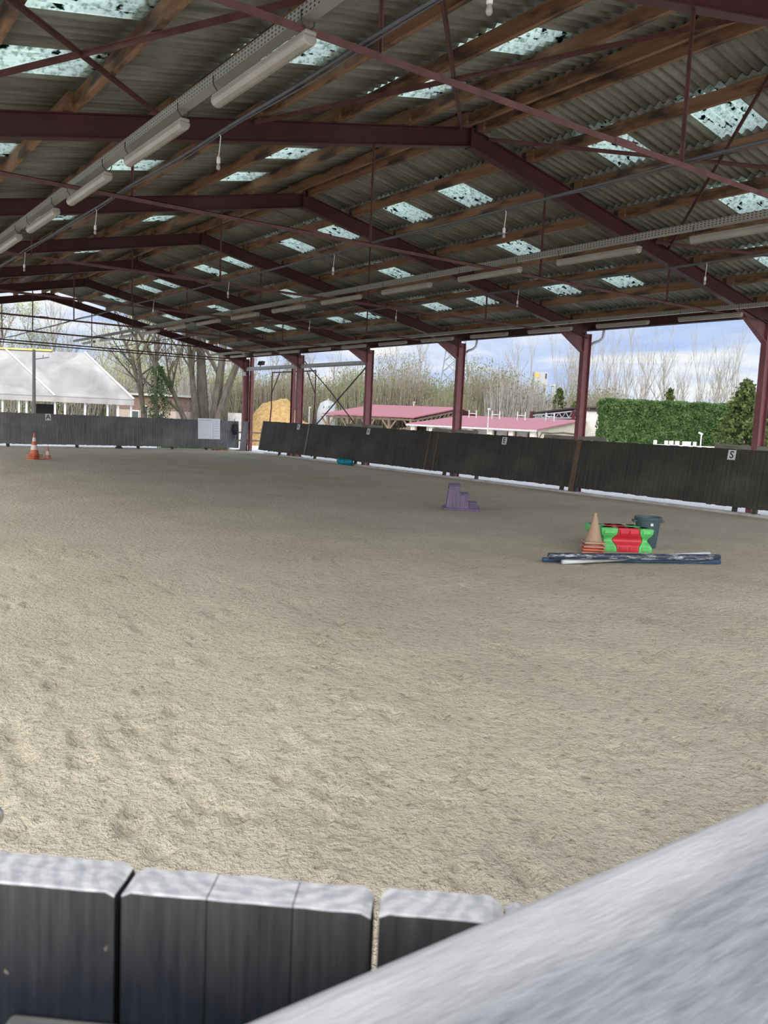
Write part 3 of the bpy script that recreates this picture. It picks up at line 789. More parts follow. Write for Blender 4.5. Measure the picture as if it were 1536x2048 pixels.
letter_sign('K', kb.matrix_world @ Matrix.Translation((38.85 - 35.4, -0.004, 1.34)), 'white plate with a black letter K on the gate kickboard')

# ------------------------------------------------------------------ kickboards of the far short wall
FL = math.radians(3.0)
def far_frame(x, z=0.14): return frame((x, 41.72, z), (1, 0, 0), (0, math.cos(FL), -math.sin(FL)), (0, math.sin(FL), math.cos(FL)))
def far_board(x0, x1, label, legs, H=1.47, tri=()):
    root = thing('kickboard', label, 'kickboard', group='worn kickboards of the short wall', mat=far_frame(x0))
    L = x1 - x0
    m = MB(); planks(m, L, H, pw=0.11, seed=int(x0 * 7) + 3, gap=0.008); m.obj('planks', M['board_far'], root)
    m = MB(); m.box((0, 0.04, H - 0.14), (L, 0.1, H - 0.03)); m.box((0, 0.04, 0.1), (L, 0.1, 0.2)); m.obj('rail', M['board'], root)
    for l in legs:
        m = MB(); m.box((l - x0 - 0.07, 0.05, -0.13), (l - x0 + 0.07, 0.16, H - 0.1)); m.obj('leg', M['board'], root)
    for l in tri:
        m = MB(); m.prism([(l - x0 - 0.2, 0.03, -0.13), (l - x0 + 0.2, 0.03, -0.13), (l - x0 + 0.06, 0.03, 0.05), (l - x0 - 0.06, 0.03, 0.05)], (0, 0.12, 0)); m.obj('foot', M['board'], root)
    return root
far_board(2.0, 13.28, 'worn dark kickboard under the letter A', (3.2, 5.6, 8.2, 11.35), tri=())
far_board(13.28, 20.0, 'worn blue black kickboard carrying the white notice board', (14.4, 16.2, 18.1), tri=(13.4,))
letter_sign('A', far_frame(9.99) @ Matrix.Translation((0, -0.006, 1.31)), 'white plate with a black letter A on the short kickboard', 0.31)
r = thing('corner_board', 'dark leaning end board closing the short wall by the maroon corner column', 'board', mat=frame((19.95, 41.5, 0.0), (1, 0.25, 0), (-0.25, 1, 0), (0.22, 0, 1)))
m = MB(); planks(m, 0.42, 1.64, pw=0.14, seed=5); m.obj('planks', M['board_far'], r)
# notice board
r = thing('notice_board', 'white notice board with a column of boxes on the short kickboard', 'notice board', mat=far_frame(17.6) @ Matrix.Translation((0, -0.02, 0.45)))
m = MB(); m.box((0, -0.012, 0), (1.27, 0.0, 1.1)); m.obj('panel', M['board_white'], r, bevel=0.004)
m = MB(); ink = simple('pale_blue_ink', (0.35, 0.4, 0.62), 0.6)
m.box((0.86, -0.016, 0.02), (0.872, -0.012, 1.09))
for zz in (0.3, 0.56, 0.82): m.box((0.87, -0.016, zz), (1.26, -0.012, zz + 0.012))
rr = random.Random(4); x = 0.06
while x < 0.8:
    w = rr.uniform(0.025, 0.06); m.box((x, -0.016, 0.98), (x + w, -0.012, 0.98 + rr.uniform(0.025, 0.05))); x += w + 0.02
for zz in (0.94, 0.68, 0.42, 0.15):
    m.box((0.93, -0.016, zz), (1.18, -0.012, zz + 0.018))
m.obj('ruling', ink, r)
# black tack bag hanging on the end of the short wall
r = thing('tack_bag', 'black bag with dangling straps hung on the end of the short kickboard', 'bag', mat=far_frame(19.72) @ Matrix.Translation((0, -0.12, 0.72)))
m = MB()
m.lathe([(0.02, 0.0), (0.12, 0.03), (0.16, 0.25), (0.14, 0.5), (0.11, 0.6), (0.03, 0.63)], 14, sq=lambda r_, z_, a: r_ * (1 + 0.18 * noise.noise(V((math.cos(a) * 2, math.sin(a) * 2, z_ * 6)))) * (0.55 if abs(math.sin(a)) > 0.7 else 1))
m.obj('pouch', M['black'], r, smooth=True)
for dx, l in ((-0.13, 0.35), (-0.05, 0.2), (0.09, 0.28)):
    m = MB(); m.tube([(dx, -0.03, 0.35), (dx - 0.02, -0.06, 0.1), (dx + 0.01, -0.05, -l + 0.1), (dx - 0.01, -0.04, -l)], 0.014, 6); m.obj('strap', M['black'], r)
m = MB(); m.tube([(0.0, 0, 0.6), (-0.03, 0.03, 0.8), (0.03, 0.1, 0.86)], 0.014, 6); m.obj('strap', M['black'], r)
# bricks under the short wall
for i, (x, y, a, lab) in enumerate(((18.75, 41.62, 0.2, 'red brick lying flat at the foot of the short wall'), (19.1, 41.55, -0.4, 'red brick tilted beside another at the foot of the short wall'), (18.45, 41.66, 0.7, 'smaller broken brick end at the foot of the short wall'))):
    m = MB(); m.box((-0.14 if i < 2 else -0.08, -0.07, 0), (0.14 if i < 2 else 0.08, 0.07, 0.075)); o = m.obj('brick', M['brick'], bevel=0.012)
    o.location = (x, y, 0.0); o.rotation_euler = (0, 0.12 if i == 1 else 0, a); tag(o, lab, 'brick', 'bricks at the short wall')

# ------------------------------------------------------------------ gate corner: door rail, door posts, braces, gate frame
m = MB(); m.box((20.32, 30.0, 4.4), (20.46, 42.5, 4.56)); m.box((20.3, 30.0, 4.4), (20.5, 42.5, 4.415)); m.box((20.3, 30.0, 4.36), (20.32, 42.5, 4.47))
tag(m.obj('door_rail', M['galv']), 'long grey sliding door rail across the two end bays', 'rail')
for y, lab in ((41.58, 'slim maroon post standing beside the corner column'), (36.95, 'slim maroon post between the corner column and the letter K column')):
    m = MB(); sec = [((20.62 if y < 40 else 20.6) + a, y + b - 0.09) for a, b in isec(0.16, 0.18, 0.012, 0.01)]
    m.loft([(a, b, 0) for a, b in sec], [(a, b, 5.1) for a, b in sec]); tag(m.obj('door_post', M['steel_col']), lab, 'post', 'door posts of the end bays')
m = MB(); m.tube([(20.55, 35.75, 4.72), (20.55, 33.2, 3.22), (20.55, 29.95, 1.07)], 0.025, 8)
tag(m.obj('brace_rod', M['steel']), 'maroon diagonal rod falling from the letter K column toward letter V', 'brace', 'crossed rods before the red roofed shelter')
m = MB(); m.tube([(20.62, 30.0, 4.6), (20.62, 37.05, 0.05)], 0.03, 8)
tag(m.obj('brace_rod', M['dark_steel']), 'dark diagonal rod rising to the letter V column', 'brace', 'crossed rods before the red roofed shelter')
r = thing('gate_frame', 'thin maroon tube goal frame with corner struts behind the gate kickboard', 'gate', (21.5, 0, 0))
ga, gb = 40.9, 36.25
m = MB(); m.bar((0, ga, 4.34), (0, gb, 4.34), 0.05, 0.06); m.obj('crossbar', M['steel'], r)
for y, s in ((ga, -1), (gb, 1)):
    m = MB(); m.tube([(0, y, 4.36), (0, y - s * 0.02, 3.0), (0, y, 2.4), (0, y + 0.1, 1.8), (0, y + 0.15, 0)], 0.035, 8); m.obj('post', M['steel'], r, smooth=True)
    m = MB(); m.bar((0, y, 3.2), (0, y + s * 0.85, 4.32), 0.04, 0.04); m.obj('strut', M['steel'], r)
m = MB(); r = thing('flood_light', 'small dark flood light on the sliding door rail', 'lamp', (20.4, 40.2, 4.56))
m.box((-0.02, -0.02, 0), (0.02, 0.02, 0.12)); m.obj('bracket', M['dark_steel'], r)
m = MB(); m.prism([(-0.05, -0.25, 0.1), (0.1, -0.25, 0.08), (0.16, -0.25, 0.28), (0.02, -0.25, 0.3)], (0, 0.5, 0)); m.obj('housing', M['dark_steel'], r)
m = MB(); m.box((20.05, 41.715, 4.12), (20.3, 41.73, 4.3)); m.box((20.0, 41.72, 4.1), (20.35, 41.74, 4.12))
tag(m.obj('warning_plate', M['white_paint']), 'small white plate on the corner column', 'sign')

# ------------------------------------------------------------------ things in the arena
def cone_mesh(h, r, base, stripes, mats, name, label, cat, loc, group, rot=0.3, cutoff=0.022):
    root = thing(name, label, cat, loc, group); root.rotation_euler.z = rot
    m = MB(); b = base / 2; t = 0.035
    m.add([(-b, -b, 0), (b, -b, 0), (b, b, 0), (-b, b, 0), (-b * 0.97, -b * 0.97, t), (b * 0.97, -b * 0.97, t), (b * 0.97, b * 0.97, t), (-b * 0.97, b * 0.97, t)],
          [(0, 3, 2, 1), (4, 5, 6, 7), (0, 1, 5, 4), (1, 2, 6, 5), (2, 3, 7, 6), (3, 0, 4, 7)])
    m.obj('base', mats[0], root, bevel=0.012)
    zs = [0.0] + [s for s in stripes] + [1.0]
    m = MB()
    for i in range(len(zs) - 1):
        z0, z1 = t + (h - t) * zs[i], t + (h - t) * zs[i + 1]
        r0, r1 = r + (cutoff - r) * zs[i], r + (cutoff - r) * zs[i + 1]
        prof = [(r0, z0), (r1, z1)]
        if i == 0: prof = [(r * 1.18, z0), (r * 1.06, z0 + 0.015), (r0 * 0.97, z0 + 0.05), (r1, z1)]
        if i == len(zs) - 2: prof = prof + [(r1 * 0.8, z1 + 0.008)]
        m.lathe(prof, 24, mi=i % 2)
    m.obj('cone', [mats[0], mats[1]], root, smooth=False)
    return root
SB = M['cone_beige']
cx, cy = 10.78, 8.98
g = 'nested cones beside the jump blocks'
for i, (mt, zz, lab) in enumerate(((M['cone_red'], 0.0, 'salmon traffic cone, lowest of the stack beside the jump blocks'), (M['cone_orange'], 0.05, 'orange traffic cone, second from below in the stack beside the jump blocks'), (M['cone_red'], 0.1, 'salmon traffic cone, under the beige cone beside the jump blocks'), (SB, 0.165, 'beige traffic cone, top of the stack beside the jump blocks'))):
    cone_mesh(0.5, 0.125, 0.36, (), (mt, mt), 'traffic_cone', lab, 'cone', (cx + 0.004 * i, cy, zz), g, rot=0.75 + 0.06 * i)
g = 'striped cones near the short wall'
for i, (zz, lab) in enumerate(((0.0, 'orange and white traffic cone, lower one of the tall stack before letter A'), (0.075, 'orange and white traffic cone, middle one of the tall stack before letter A'), (0.15, 'orange and white traffic cone, top of the tall stack before letter A'))):
    cone_mesh(0.82, 0.16, 0.44, (0.22, 0.45, 0.62, 0.8), (M['cone_orange'], M['cone_white']), 'traffic_cone', lab, 'cone', (7.27, 32.45, zz), g, rot=0.5 + 0.05 * i)
cone_mesh(0.5, 0.11, 0.27, (0.3, 0.6), (M['cone_red'], M['cone_white']), 'traffic_cone', 'small faded pink traffic cone beside the tall striped stack', 'cone', (7.76, 32.5, 0), g, rot=0.2)

# mounting block: three moulded steps on a flared base
def mounting_block():
    root = thing('mounting_block', 'purple plastic three step mounting block on the sand', 'mounting block', mat=frame((12.9, 14.86, 0), (0.78, -0.62, 0), (0.62, 0.78, 0), (0, 0, 1)) @ Matrix.Diagonal((1.15, 1.0, 1.0, 1)))
    D = 0.27
    steps = [(-0.22, 0.0, 0.6), (0.0, 0.17, 0.4), (0.17, 0.36, 0.19)]
    m = MB()
    for (x0, x1, h) in steps:
        fl0 = 0.05 if x0 < -0.2 else 0.0; fl1 = 0.02
        a = [(x0 - fl0, -D - 0.05, 0.05), (x1 + fl1, -D - 0.05, 0.05), (x1 + fl1, D + 0.05, 0.05), (x0 - fl0, D + 0.05, 0.05)]
        b = [(x0, -D + 0.02, h - 0.03), (x1, -D + 0.02, h - 0.03), (x1, D - 0.02, h - 0.03), (x0, D - 0.02, h - 0.03)]
        m.loft(a, b)
        n = max(2, round((x1 - x0) / 0.075))                # moulded ribs on both sides
        for i in range(n):
            xc = x0 + (i + 0.5) * (x1 - x0) / n
            for s in (-1, 1):
                m.loft([(xc - 0.026, s * (D + 0.035), 0.05), (xc + 0.026, s * (D + 0.035), 0.05), (xc + 0.026, s * (D + 0.068), 0.05), (xc - 0.026, s * (D + 0.068), 0.05)],
                       [(xc - 0.018, s * (D - 0.03), h - 0.06), (xc + 0.018, s * (D - 0.03), h - 0.06), (xc + 0.018, s * (D - 0.005), h - 0.06), (xc - 0.018, s * (D - 0.005), h - 0.06)])
    m.obj('body', M['purple'], root, bevel=0.012)
    for (x0, x1, h) in steps:
        m = MB(); m.box((x0 - 0.012, -D, h - 0.035), (x1 + 0.012, D, h)); m.obj('tread', M['purple'], root, bevel=0.012)
    m = MB(); m.box((-0.33, -D - 0.1, 0.0), (0.44, D + 0.1, 0.055)); m.obj('base', M['purple'], root, bevel=0.015)
    m = MB(); m.tube([(-0.226, 0.12, 0.51), (-0.235, 0.12, 0.51)], 0.028, 12); m.tube([(-0.226, -0.12, 0.51), (-0.235, -0.12, 0.51)], 0.028, 12); o = m.obj('hand_hole', M['black'], root); o['label'] = 'dark hand hole'
mounting_block()

# jump blocks: green ends and a red middle, waisted in front and moulded with scooped recesses
def jump_block(mat, label):
    root = thing('jump_block', label, 'jump block', group='green and red plastic jump blocks', mat=mat)
    H, D = 0.40, 0.30
    def seg(x0, x1, name, mt):
        m = MB(); n = 14
        def waist(z):         # side outline: lobes above and below a scooped waist
            t = z / H; return 0.085 * math.exp(-((t - 0.5) / 0.19) ** 2)
        front = []
        for (xa, sgn) in ((x0, 1), (x1, -1)):
            for i in range(n + 1):
                z = H * i / n
                front.append((xa + sgn * waist(z) * (1.0 if name != 'middle' else -1.0) * 0.9, z))
        L = front[:n + 1]; R = front[n + 1:]
        poly = [(a, b) for a, b in L] + [(a, b) for a, b in reversed(R)]
        vs = []; depth = []
        for (a, b) in poly: vs.append((a, 0.075 * math.exp(-((b / H - 0.5) / 0.19) ** 2), b))
        for (a, b) in poly: vs.append((a, D - 0.075 * math.exp(-((b / H - 0.5) / 0.19) ** 2), b))
        N = len(poly); fs = []
        for i in range(n):      # front and back strips, quads between both outlines
            fs.append((i, i + 1, N - 2 - i, N - 1 - i)); fs.append((N + i, N + N - 1 - i, N + N - 2 - i, N + i + 1))
        for i in range(N): fs.append((i, (i + 1) % N, N + (i + 1) % N, N + i))
        m.add(vs, fs)
        o = m.obj(name, mt, root, bevel=0.01)
        q = MB(); xc = (x0 + x1) / 2; cells = [(x0 + 0.05, x1 - 0.05)] if name != 'middle' else [(x0 + 0.03, xc - 0.015), (xc + 0.015, x1 - 0.03)]
        for (xa, xb) in cells:
            for zc in (0.055, 0.345):
                q.box((xa, -0.014, zc - 0.034), (xb, 0.02, zc + 0.034))
                q.box((xa, 0.06, H - 0.01), (xb, D - 0.06, H + 0.01))
        q.obj('lug', mt, o, bevel=0.008)
    seg(-0.46, -0.17, 'end', M['green_plastic']); seg(-0.165, 0.2, 'middle', M['red_plastic']); seg(0.205, 0.44, 'end', M['green_plastic'])
ux = V((0.84, -0.54, 0)).normalized(); uy = V((0.54, 0.84, 0)).normalized()
c0 = V((11.42, 8.78, 0))
jump_block(frame(c0, ux, uy, (0, 0, 1)), 'green and red plastic jump block standing in front beside the beige cone')
jump_block(frame(c0 + uy * 0.36 - ux * 0.1, ux, uy, (0, 0, 1)), 'green and red plastic jump block standing behind its twin')

# bin
r = thing('rubbish_bin', 'dark grey green open bin beside the jump blocks', 'bin', (12.2, 8.98, 0))
m = MB(); H = 0.56
m.lathe([(0.15, 0.0), (0.165, 0.015), (0.215, H - 0.05), (0.235, H - 0.05), (0.24, H), (0.215, H), (0.205, H - 0.06), (0.155, 0.03), (0.02, 0.028)], 36)
m.obj('body', M['bin'], r, smooth=False)
for s in (-1, 1):
    m = MB(); m.bar((s * 0.2 * 0.84, -s * 0.2 * 0.54, H - 0.075), (s * 0.275 * 0.84, -s * 0.275 * 0.54, H - 0.075), 0.12, 0.04); m.obj('handle', M['bin'], r, bevel=0.01)
m = MB(); a = math.radians(236); m.bar((0.208 * math.cos(a), 0.208 * math.sin(a), H - 0.12), (0.216 * math.cos(a), 0.216 * math.sin(a), H - 0.12), 0.045, 0.045); m.obj('sticker', M['white_paint'], r)

# jump poles
def pole(p0, p1, rad, mt, label):
    p0, p1 = V(p0), V(p1); d = (p1 - p0); L = d.length; x = d.normalized(); z = V((0, 0, 1)); y = z.cross(x).normalized(); z = x.cross(y)
    m = MB(); n = 12; rr = random.Random(len(label))
    pts = [(L * i / 10, rr.uniform(-0.006, 0.006), rr.uniform(-0.003, 0.003)) for i in range(11)]
    m.tube(pts, rad, n); o = m.obj('jump_pole', mt, smooth=True); o.matrix_world = frame(p0, x, y, z)
    tag(o, label, 'pole', 'jump poles lying on the sand')
def onz(x, y, z): d = ray(x, y); return CAM + d * ((z - CZ) / d.z)
pole(onz(1085, 1119, 0.035), onz(1440, 1124, 0.035), 0.036, M['pole_blue'], 'blue jump pole, undermost of the pile on the sand')
pole(onz(1124, 1124, 0.04), onz(1418, 1108, 0.11), 0.038, M['pole_white'], 'white jump pole lying askew under the scuffed navy pole')
pole(onz(1097, 1112, 0.135), onz(1438, 1115, 0.135), 0.05, M['pole_navy'], 'scuffed navy jump pole on top of the pile')
# turquoise tarp
m = MB(); n = 26
pts = [(19.75 + 0.04 * math.sin(i), 31.1 - 1.15 * i / (n - 1), 0.13 + 0.02 * math.sin(i * 1.9)) for i in range(n)]
m.tube(pts, [0.06 + 0.075 * min(1, i / 4, (n - 1 - i) / 2 + 0.4) + 0.016 * math.sin(i * 2.3) for i in range(n)], 14)
tag(m.obj('rolled_tarp', M['tarp'], smooth=True), 'crumpled turquoise tarp rolled up under the letter V kickboard', 'tarp')

# ------------------------------------------------------------------ near corner: plank panel, low rail, capped end wall
pd = V((0.7678, -0.6407, 0)); pn = V((0.6407, 0.7678, 0))
T = frame((0.169, 0.521, 0.0), pd, pn, (0, 0, 1))
root = thing('kickboard', 'thick tarred planks with pale worn tops crossing the corner before the sand', 'kickboard', mat=T)
def near_plank(x0, x1, top, th, cracks, seed, wear):
    rr = random.Random(seed)
    cuts = [x0] + list(cracks) + [x1]
    m = MB()
    for i in range(len(cuts) - 1):
        a, b = cuts[i] + (0.0004 if i else 0.0), cuts[i + 1] - (0.0004 if i + 2 < len(cuts) else 0.0)
        nx_ = max(3, int((b - a) / 0.006)); 
        cols = []
        for j in range(nx_ + 1):
            x = a + (b - a) * j / nx_
            w = wear * (0.5 + 0.5 * noise.noise(V((x * 28, seed, 0)))) + 0.0025 * noise.noise(V((x * 120, seed, 4)))
            e = min(1.0, min(x - x0, x1 - x) / 0.008); rd = 0.003 * (1 - max(0, e)) ** 2
            yb = th - w - rd
            dz = 0.0006 * noise.noise(V((x * 60, 2, seed)))
            cols.append([(x, 0.0, 0.12), (x, 0.0, top - 0.0012 + dz - rd), (x, 0.001, top + dz - rd), (x, yb * 0.5, top + 0.0015 * noise.noise(V((x * 90, 8, seed))) - rd), (x, yb - 0.004, top - rd + dz), (x, yb, top - 0.006 - rd), (x, th, top - 0.03 - w), (x, th, 0.12)])
        K = len(cols[0]); vs = [p for c in cols for p in c]; fs = []; mi = []
        for j in range(nx_):
            for q in range(K - 1):
                fs.append((j * K + q, (j + 1) * K + q, (j + 1) * K + q + 1, j * K + q + 1)); mi.append(1 if 1 <= q <= 4 else 0)
        fs.append(tuple(range(K))); mi.append(0); fs.append(tuple(nx_ * K + q for q in range(K - 1, -1, -1))); mi.append(0)
        o = len(m.v); m.v += vs; m.f += [tuple(t + o for t in f) for f in fs]; m.mi += mi
    m.obj('plank', [M['tar'], M['endgrain']], root, smooth=False)
near_plank(-0.26, -0.0025, 1.72, 0.042, (), 11, 0.002)
near_plank(0.0025, 0.171, 1.721, 0.04, (0.061, 0.119), 23, 0.012)
near_plank(0.1765, 0.258, 1.722, 0.036, (), 31, 0.004)
near_plank(0.2605, 0.276, 1.72, 0.034, (), 41, 0.003)
m = MB(); m.box((-0.074, -0.046, 1.53), (0.16, -0.0005, 1.626)); o = m.obj('rail', simple('old_grey_rail', (0.085, 0.084, 0.078), 0.85, var=0.15, scale=(8, 120, 120)), root, bevel=0.004); o['label'] = 'grey rail across the planks'
r = thing('end_wall', 'weathered pale grey top rail of the end wall, filling the lower corner', 'kickboard', (0.05, 0.15, 0))
m = MB(); m.box((0.0, -0.06, 1.69), (6.0, 0.195, 1.75)); m.obj('top_rail', M['rail'], r, bevel=0.022, segs=5)
m = MB(); planks(m, 5.9, 1.55, seed=9); 
m.v = [(x, y + 0.1, z + 0.14) for x, y, z in m.v]; m.obj('planks', M['tar'], r)
for x in (0.2, 2.0, 4.0, 5.7):
    m = MB(); m.box((x, 0.0, 0), (x + 0.1, 0.1, 1.69)); m.obj('post', M['tar'], r)
p = at(-6, 1634, 0.78)
m = MB(); m.tube([p - HR * 0.16, p - HR * 0.012, p - HR * 0.001, p + HR * 0.004], [0.0125, 0.0125, 0.011, 0.006], 16)
m.tube([p - HR * 0.15, p - HR * 0.15 - V((0, 0, p.z))], 0.012, 12)
tag(m.obj('latch_pipe', M['chrome'], smooth=True), 'polished steel pipe end showing above the pale plank tops', 'pipe')

# ------------------------------------------------------------------ plants
def leaf_cards(m, pts, size, rr, mi=0):
    for p in pts:
        s = size * rr.uniform(0.6, 1.3)
        a = V((rr.gauss(0, 1), rr.gauss(0, 1), rr.gauss(0, 1))).normalized(); b = a.orthogonal().normalized(); c = a.cross(b)
        t = rr.uniform(0, 2 * PI); d = b * math.cos(t) + c * math.sin(t); e = a.cross(d)
        m.add([p - d * s * 0.5, p + e * s * 0.28, p + d * s * 0.5, p - e * s * 0.28], [(0, 1, 2, 3)], mi)
def branchy(seed, H, trunk_r, levels=4, spread=0.5, up=0.5, first=0.25, nb=(6, 4, 4, 3), lean=(0, 0), crook=0.12, droop=0.0):
    rr = random.Random(seed); m = MB(); tips = []
    def grow_(p, d, L, r, lev):
        n = 5 if lev == 0 else 3; pts = [p]; rs = [r]; q = V(p); dd = V(d)
        for i in range(n):
            dd = (dd + V((rr.gauss(0, crook), rr.gauss(0, crook), rr.gauss(0, crook * 0.5) + (0.04 if lev else 0)))).normalized()
            q = q + dd * (L / n); pts.append(V(q)); rs.append(r * (1 - 0.78 * (i + 1) / n))
        m.tube(pts, rs, 6 if lev == 0 else (4 if lev == 1 else 3), cap=False)
        if lev >= levels - 1: tips.extend(pts[1:]); return
        for k in range(nb[lev]):
            t = rr.uniform(first if lev == 0 else 0.2, 1.0); i = min(n - 1, int(t * n)); b = pts[i].lerp(pts[i + 1], t * n - i)
            ax = V((rr.gauss(0, 1), rr.gauss(0, 1), rr.gauss(0, 0.3))).normalized()
            nd_ = (dd * (1 - spread) + ax * spread + V((0, 0, up * 0.5 - droop))).normalized()
            grow_(b, nd_, L * rr.uniform(0.32, 0.55) * (1.15 - 0.5 * t if lev == 0 else 1), max(0.009, rs[i] * 0.55), lev + 1)
    grow_(V((0, 0, -0.15)), V((lean[0], lean[1], 1)).normalized(), H, trunk_r, 0)
    return m, tips
def make_tree(name, label, group, seed, H, r, bark, bud=None, nbud=900, bsize=0.14, **kw):
    root = thing(name, label, 'tree', (0, 0, 0), group)
    m, tips = branchy(seed, H, r, **kw)
    m.obj('branches', bark, root, fix=False)
    if bud is not None and tips:
        rr = random.Random(seed + 1); b = MB()
        leaf_cards(b, [rr.choice(tips) + V((rr.gauss(0, .22), rr.gauss(0, .22), rr.gauss(0, .22))) for _ in range(nbud)], bsize, rr)
        b.obj('foliage', bud, root, fix=False)
    return root
def shrub(name, label, group, seed, W, H, twig, bud, ntw=900, nbud=1500, bsize=0.16):
    root = thing(name, label, 'bush', (0, 0, 0), group)
    rr = random.Random(seed); m = MB(); pts = []
    for i in range(ntw):
        a = rr.uniform(0, 2 * PI); r0 = W * 0.42 * math.sqrt(rr.random())
        x, y = r0 * math.cos(a), r0 * math.sin(a); h = H * (0.55 + 0.45 * rr.random()) * (1 - 0.35 * (r0 / (W * 0.5)) ** 2)
        z0 = h * rr.uniform(0.0, 0.5) - 0.1
        p0 = V((x, y, z0)); p1 = V((x + rr.gauss(0, 0.35), y + rr.gauss(0, 0.35), h)); pm = p0.lerp(p1, 0.5) + V((rr.gauss(0, .12), rr.gauss(0, .12), 0))
        m.tube([p0, pm, p1], [0.03, 0.022, 0.008], 3, cap=False)
        pts += [pm, p1, p0.lerp(p1, 0.75), p0.lerp(p1, 0.3)]
    m.obj('stems', twig, root, fix=False)
    b = MB(); leaf_cards(b, [rr.choice(pts) + V((rr.gauss(0, .25), rr.gauss(0, .25), rr.gauss(0, .25))) for _ in range(nbud)], bsize, rr)
    b.obj('foliage', bud, root, fix=False)
    return root
def place(proto, used, p, s, rot, sz=None):
    Mx = Matrix.Translation((p.x, p.y, gz(p.x, p.y) - 0.02)) @ Matrix.Rotation(rot, 4, 'Z') @ Matrix.Diagonal((s, s, sz or s, 1))
    if id(proto) not in used: used.add(id(proto)); proto.matrix_world = Mx; return proto
    return dup(proto, matrix=Mx)
def ang(x):           # lateral over depth for a sight line through the column x of the picture plane at the horizon
    d = ray(x, 840); return d.dot(HR) / d.dot(HF)
used = set(); rr = random.Random(21)
GW = 'bushes of the wood edge behind the buildings'
SH = [shrub('wood_bush', 'grey brown leafless bush in the wood edge behind the stables', GW, 31, 6.5, 6.2, M['twig'], M['bud_grey'], 1000, 2200, 0.22),
      shrub('wood_bush', 'bush with fresh green leaves in the wood edge behind the stables', GW, 32, 6.5, 5.8, M['twig'], M['bud_green'], 700, 2300, 0.2),
      shrub('wood_bush', 'pale budding bush in the wood edge behind the stables', GW, 33, 6.5, 6.4, M['twig_pale'], M['bud_grey'], 1000, 2000, 0.22),
      shrub('wood_bush', 'yellow green budding bush behind the marquee and the leaning trees', GW, 34, 6.5, 6.0, M['twig_pale'], M['bud'], 700, 3000, 0.2)]
x = -60
while x < 1260:
    for dep in (84, 96):
        k = rr.choice([0, 2, 1, 1, 0]) if x > 470 else rr.choice([3, 3, 2, 3, 1])
        if 640 < x < 760 and rr.random() < 0.6: k = 1
        d = dep + rr.uniform(-4, 5); a = ang(x + rr.uniform(-14, 14))
        hs = rr.uniform(0.95, 1.25) * (1.15 if x < 470 else (1.1 if x < 700 else 1.24)) * (1.06 if dep > 90 else 0.9)
        if x > 1050: hs *= 0.8
        place(SH[k], used, lat(a * d, d), rr.uniform(0.9, 1.2), rr.uniform(0, 6.28), hs)
    x += 40
GT = 'bare trees of the wood behind the buildings'
TR = [make_tree('bare_tree', 'tall leafless pale tree rising from the wood behind the buildings', GT, 41, 9, 0.16, M['twig_pale'], None, levels=4, spread=0.42, up=0.8, nb=(11, 6, 4), first=0.2),
      make_tree('bare_tree', 'leafless spreading tree rising from the wood behind the buildings', GT, 42, 8, 0.17, M['twig'], M['bud_grey'], 500, 0.13, levels=4, spread=0.55, up=0.6, nb=(10, 6, 4), first=0.25),
      make_tree('bare_tree', 'narrow leafless poplar rising behind the wood', GT, 43, 11, 0.09, M['twig_pale'], None, levels=3, spread=0.24, up=1.2, nb=(15, 6), first=0.1),
      make_tree('bare_tree', 'budding yellow green tree behind the marquee', GT, 44, 8.5, 0.14, M['twig_pale'], M['bud'], 1500, 0.15, levels=4, spread=0.5, up=0.7, nb=(10, 6, 4), first=0.2)]
x = -40
while x < 1200:
    d = rr.uniform(100, 118); a = ang(x + rr.uniform(-10, 10))
    if x < 480: k = rr.choice([3, 3, 1, 0, 3]); s = rr.uniform(1.25, 1.75)
    else: k = rr.choice([0, 1, 1, 0]); s = rr.uniform(1.0, 1.3)
    if 845 < x < 925 or 1040 < x < 1110: s *= 0.72
    place(TR[k], used, lat(a * d, d), s, rr.uniform(0, 6.28))
    x += rr.uniform(20, 34)
x = 1085
while x < 1600:
    d = rr.uniform(112, 130); a = ang(x)
    hgt = 1.15 if x < 1215 else rr.uniform(1.15, 1.55)
    place(TR[2] if rr.random() < 0.7 else TR[0], used, lat(a * d, d), hgt, rr.uniform(0, 6.28)); x += rr.uniform(11, 22)
x = 1215
while x < 1500:
    d = rr.uniform(92, 100); a = ang(x); place(SH[rr.choice([0, 2])], used, lat(a * d, d), 1.1, rr.uniform(0, 6), rr.uniform(0.75, 0.95)); x += 38

# conifers
def conifer(label, H, W, p, n, seed, group='conifers beside the hedge and stables', trunk=True, size=0.3):
    root = thing('conifer', label, 'tree', (p.x, p.y, gz(p.x, p.y)), group)
    rr = random.Random(seed)
    m = MB(); m.tube([(0, 0, -0.1), (0.05, 0, H * 0.5), (0, 0, H * 0.97)], [W * 0.05, W * 0.035, 0.015], 7)
    b = MB(); tw = MB()
    for i in range(n):
        t = (i + rr.random()) / n; z = H * (0.04 + 0.95 * t); R = W / 2 * (1 - t) ** 0.8 * rr.uniform(0.6, 1.15) + 0.06
        a = rr.uniform(0, 2 * PI); tip = V((R * math.cos(a), R * math.sin(a), z + R * 0.18)); st = V((0, 0, z))
        m.tube([st, st.lerp(tip, 0.5) - V((0, 0, R * 0.06)), tip], [0.02, 0.014, 0.005], 3, cap=False)
        pts = [st.lerp(tip, rr.uniform(0.35, 1.05)) + V((rr.gauss(0, .07), rr.gauss(0, .07), rr.gauss(0, .07))) for _ in range(12)]
        leaf_cards(b, pts, size * rr.uniform(0.7, 1.2), rr)
    m.obj('trunk', M['bark'], root, fix=False); b.obj('foliage', M['pine'], root, fix=False)
    return root
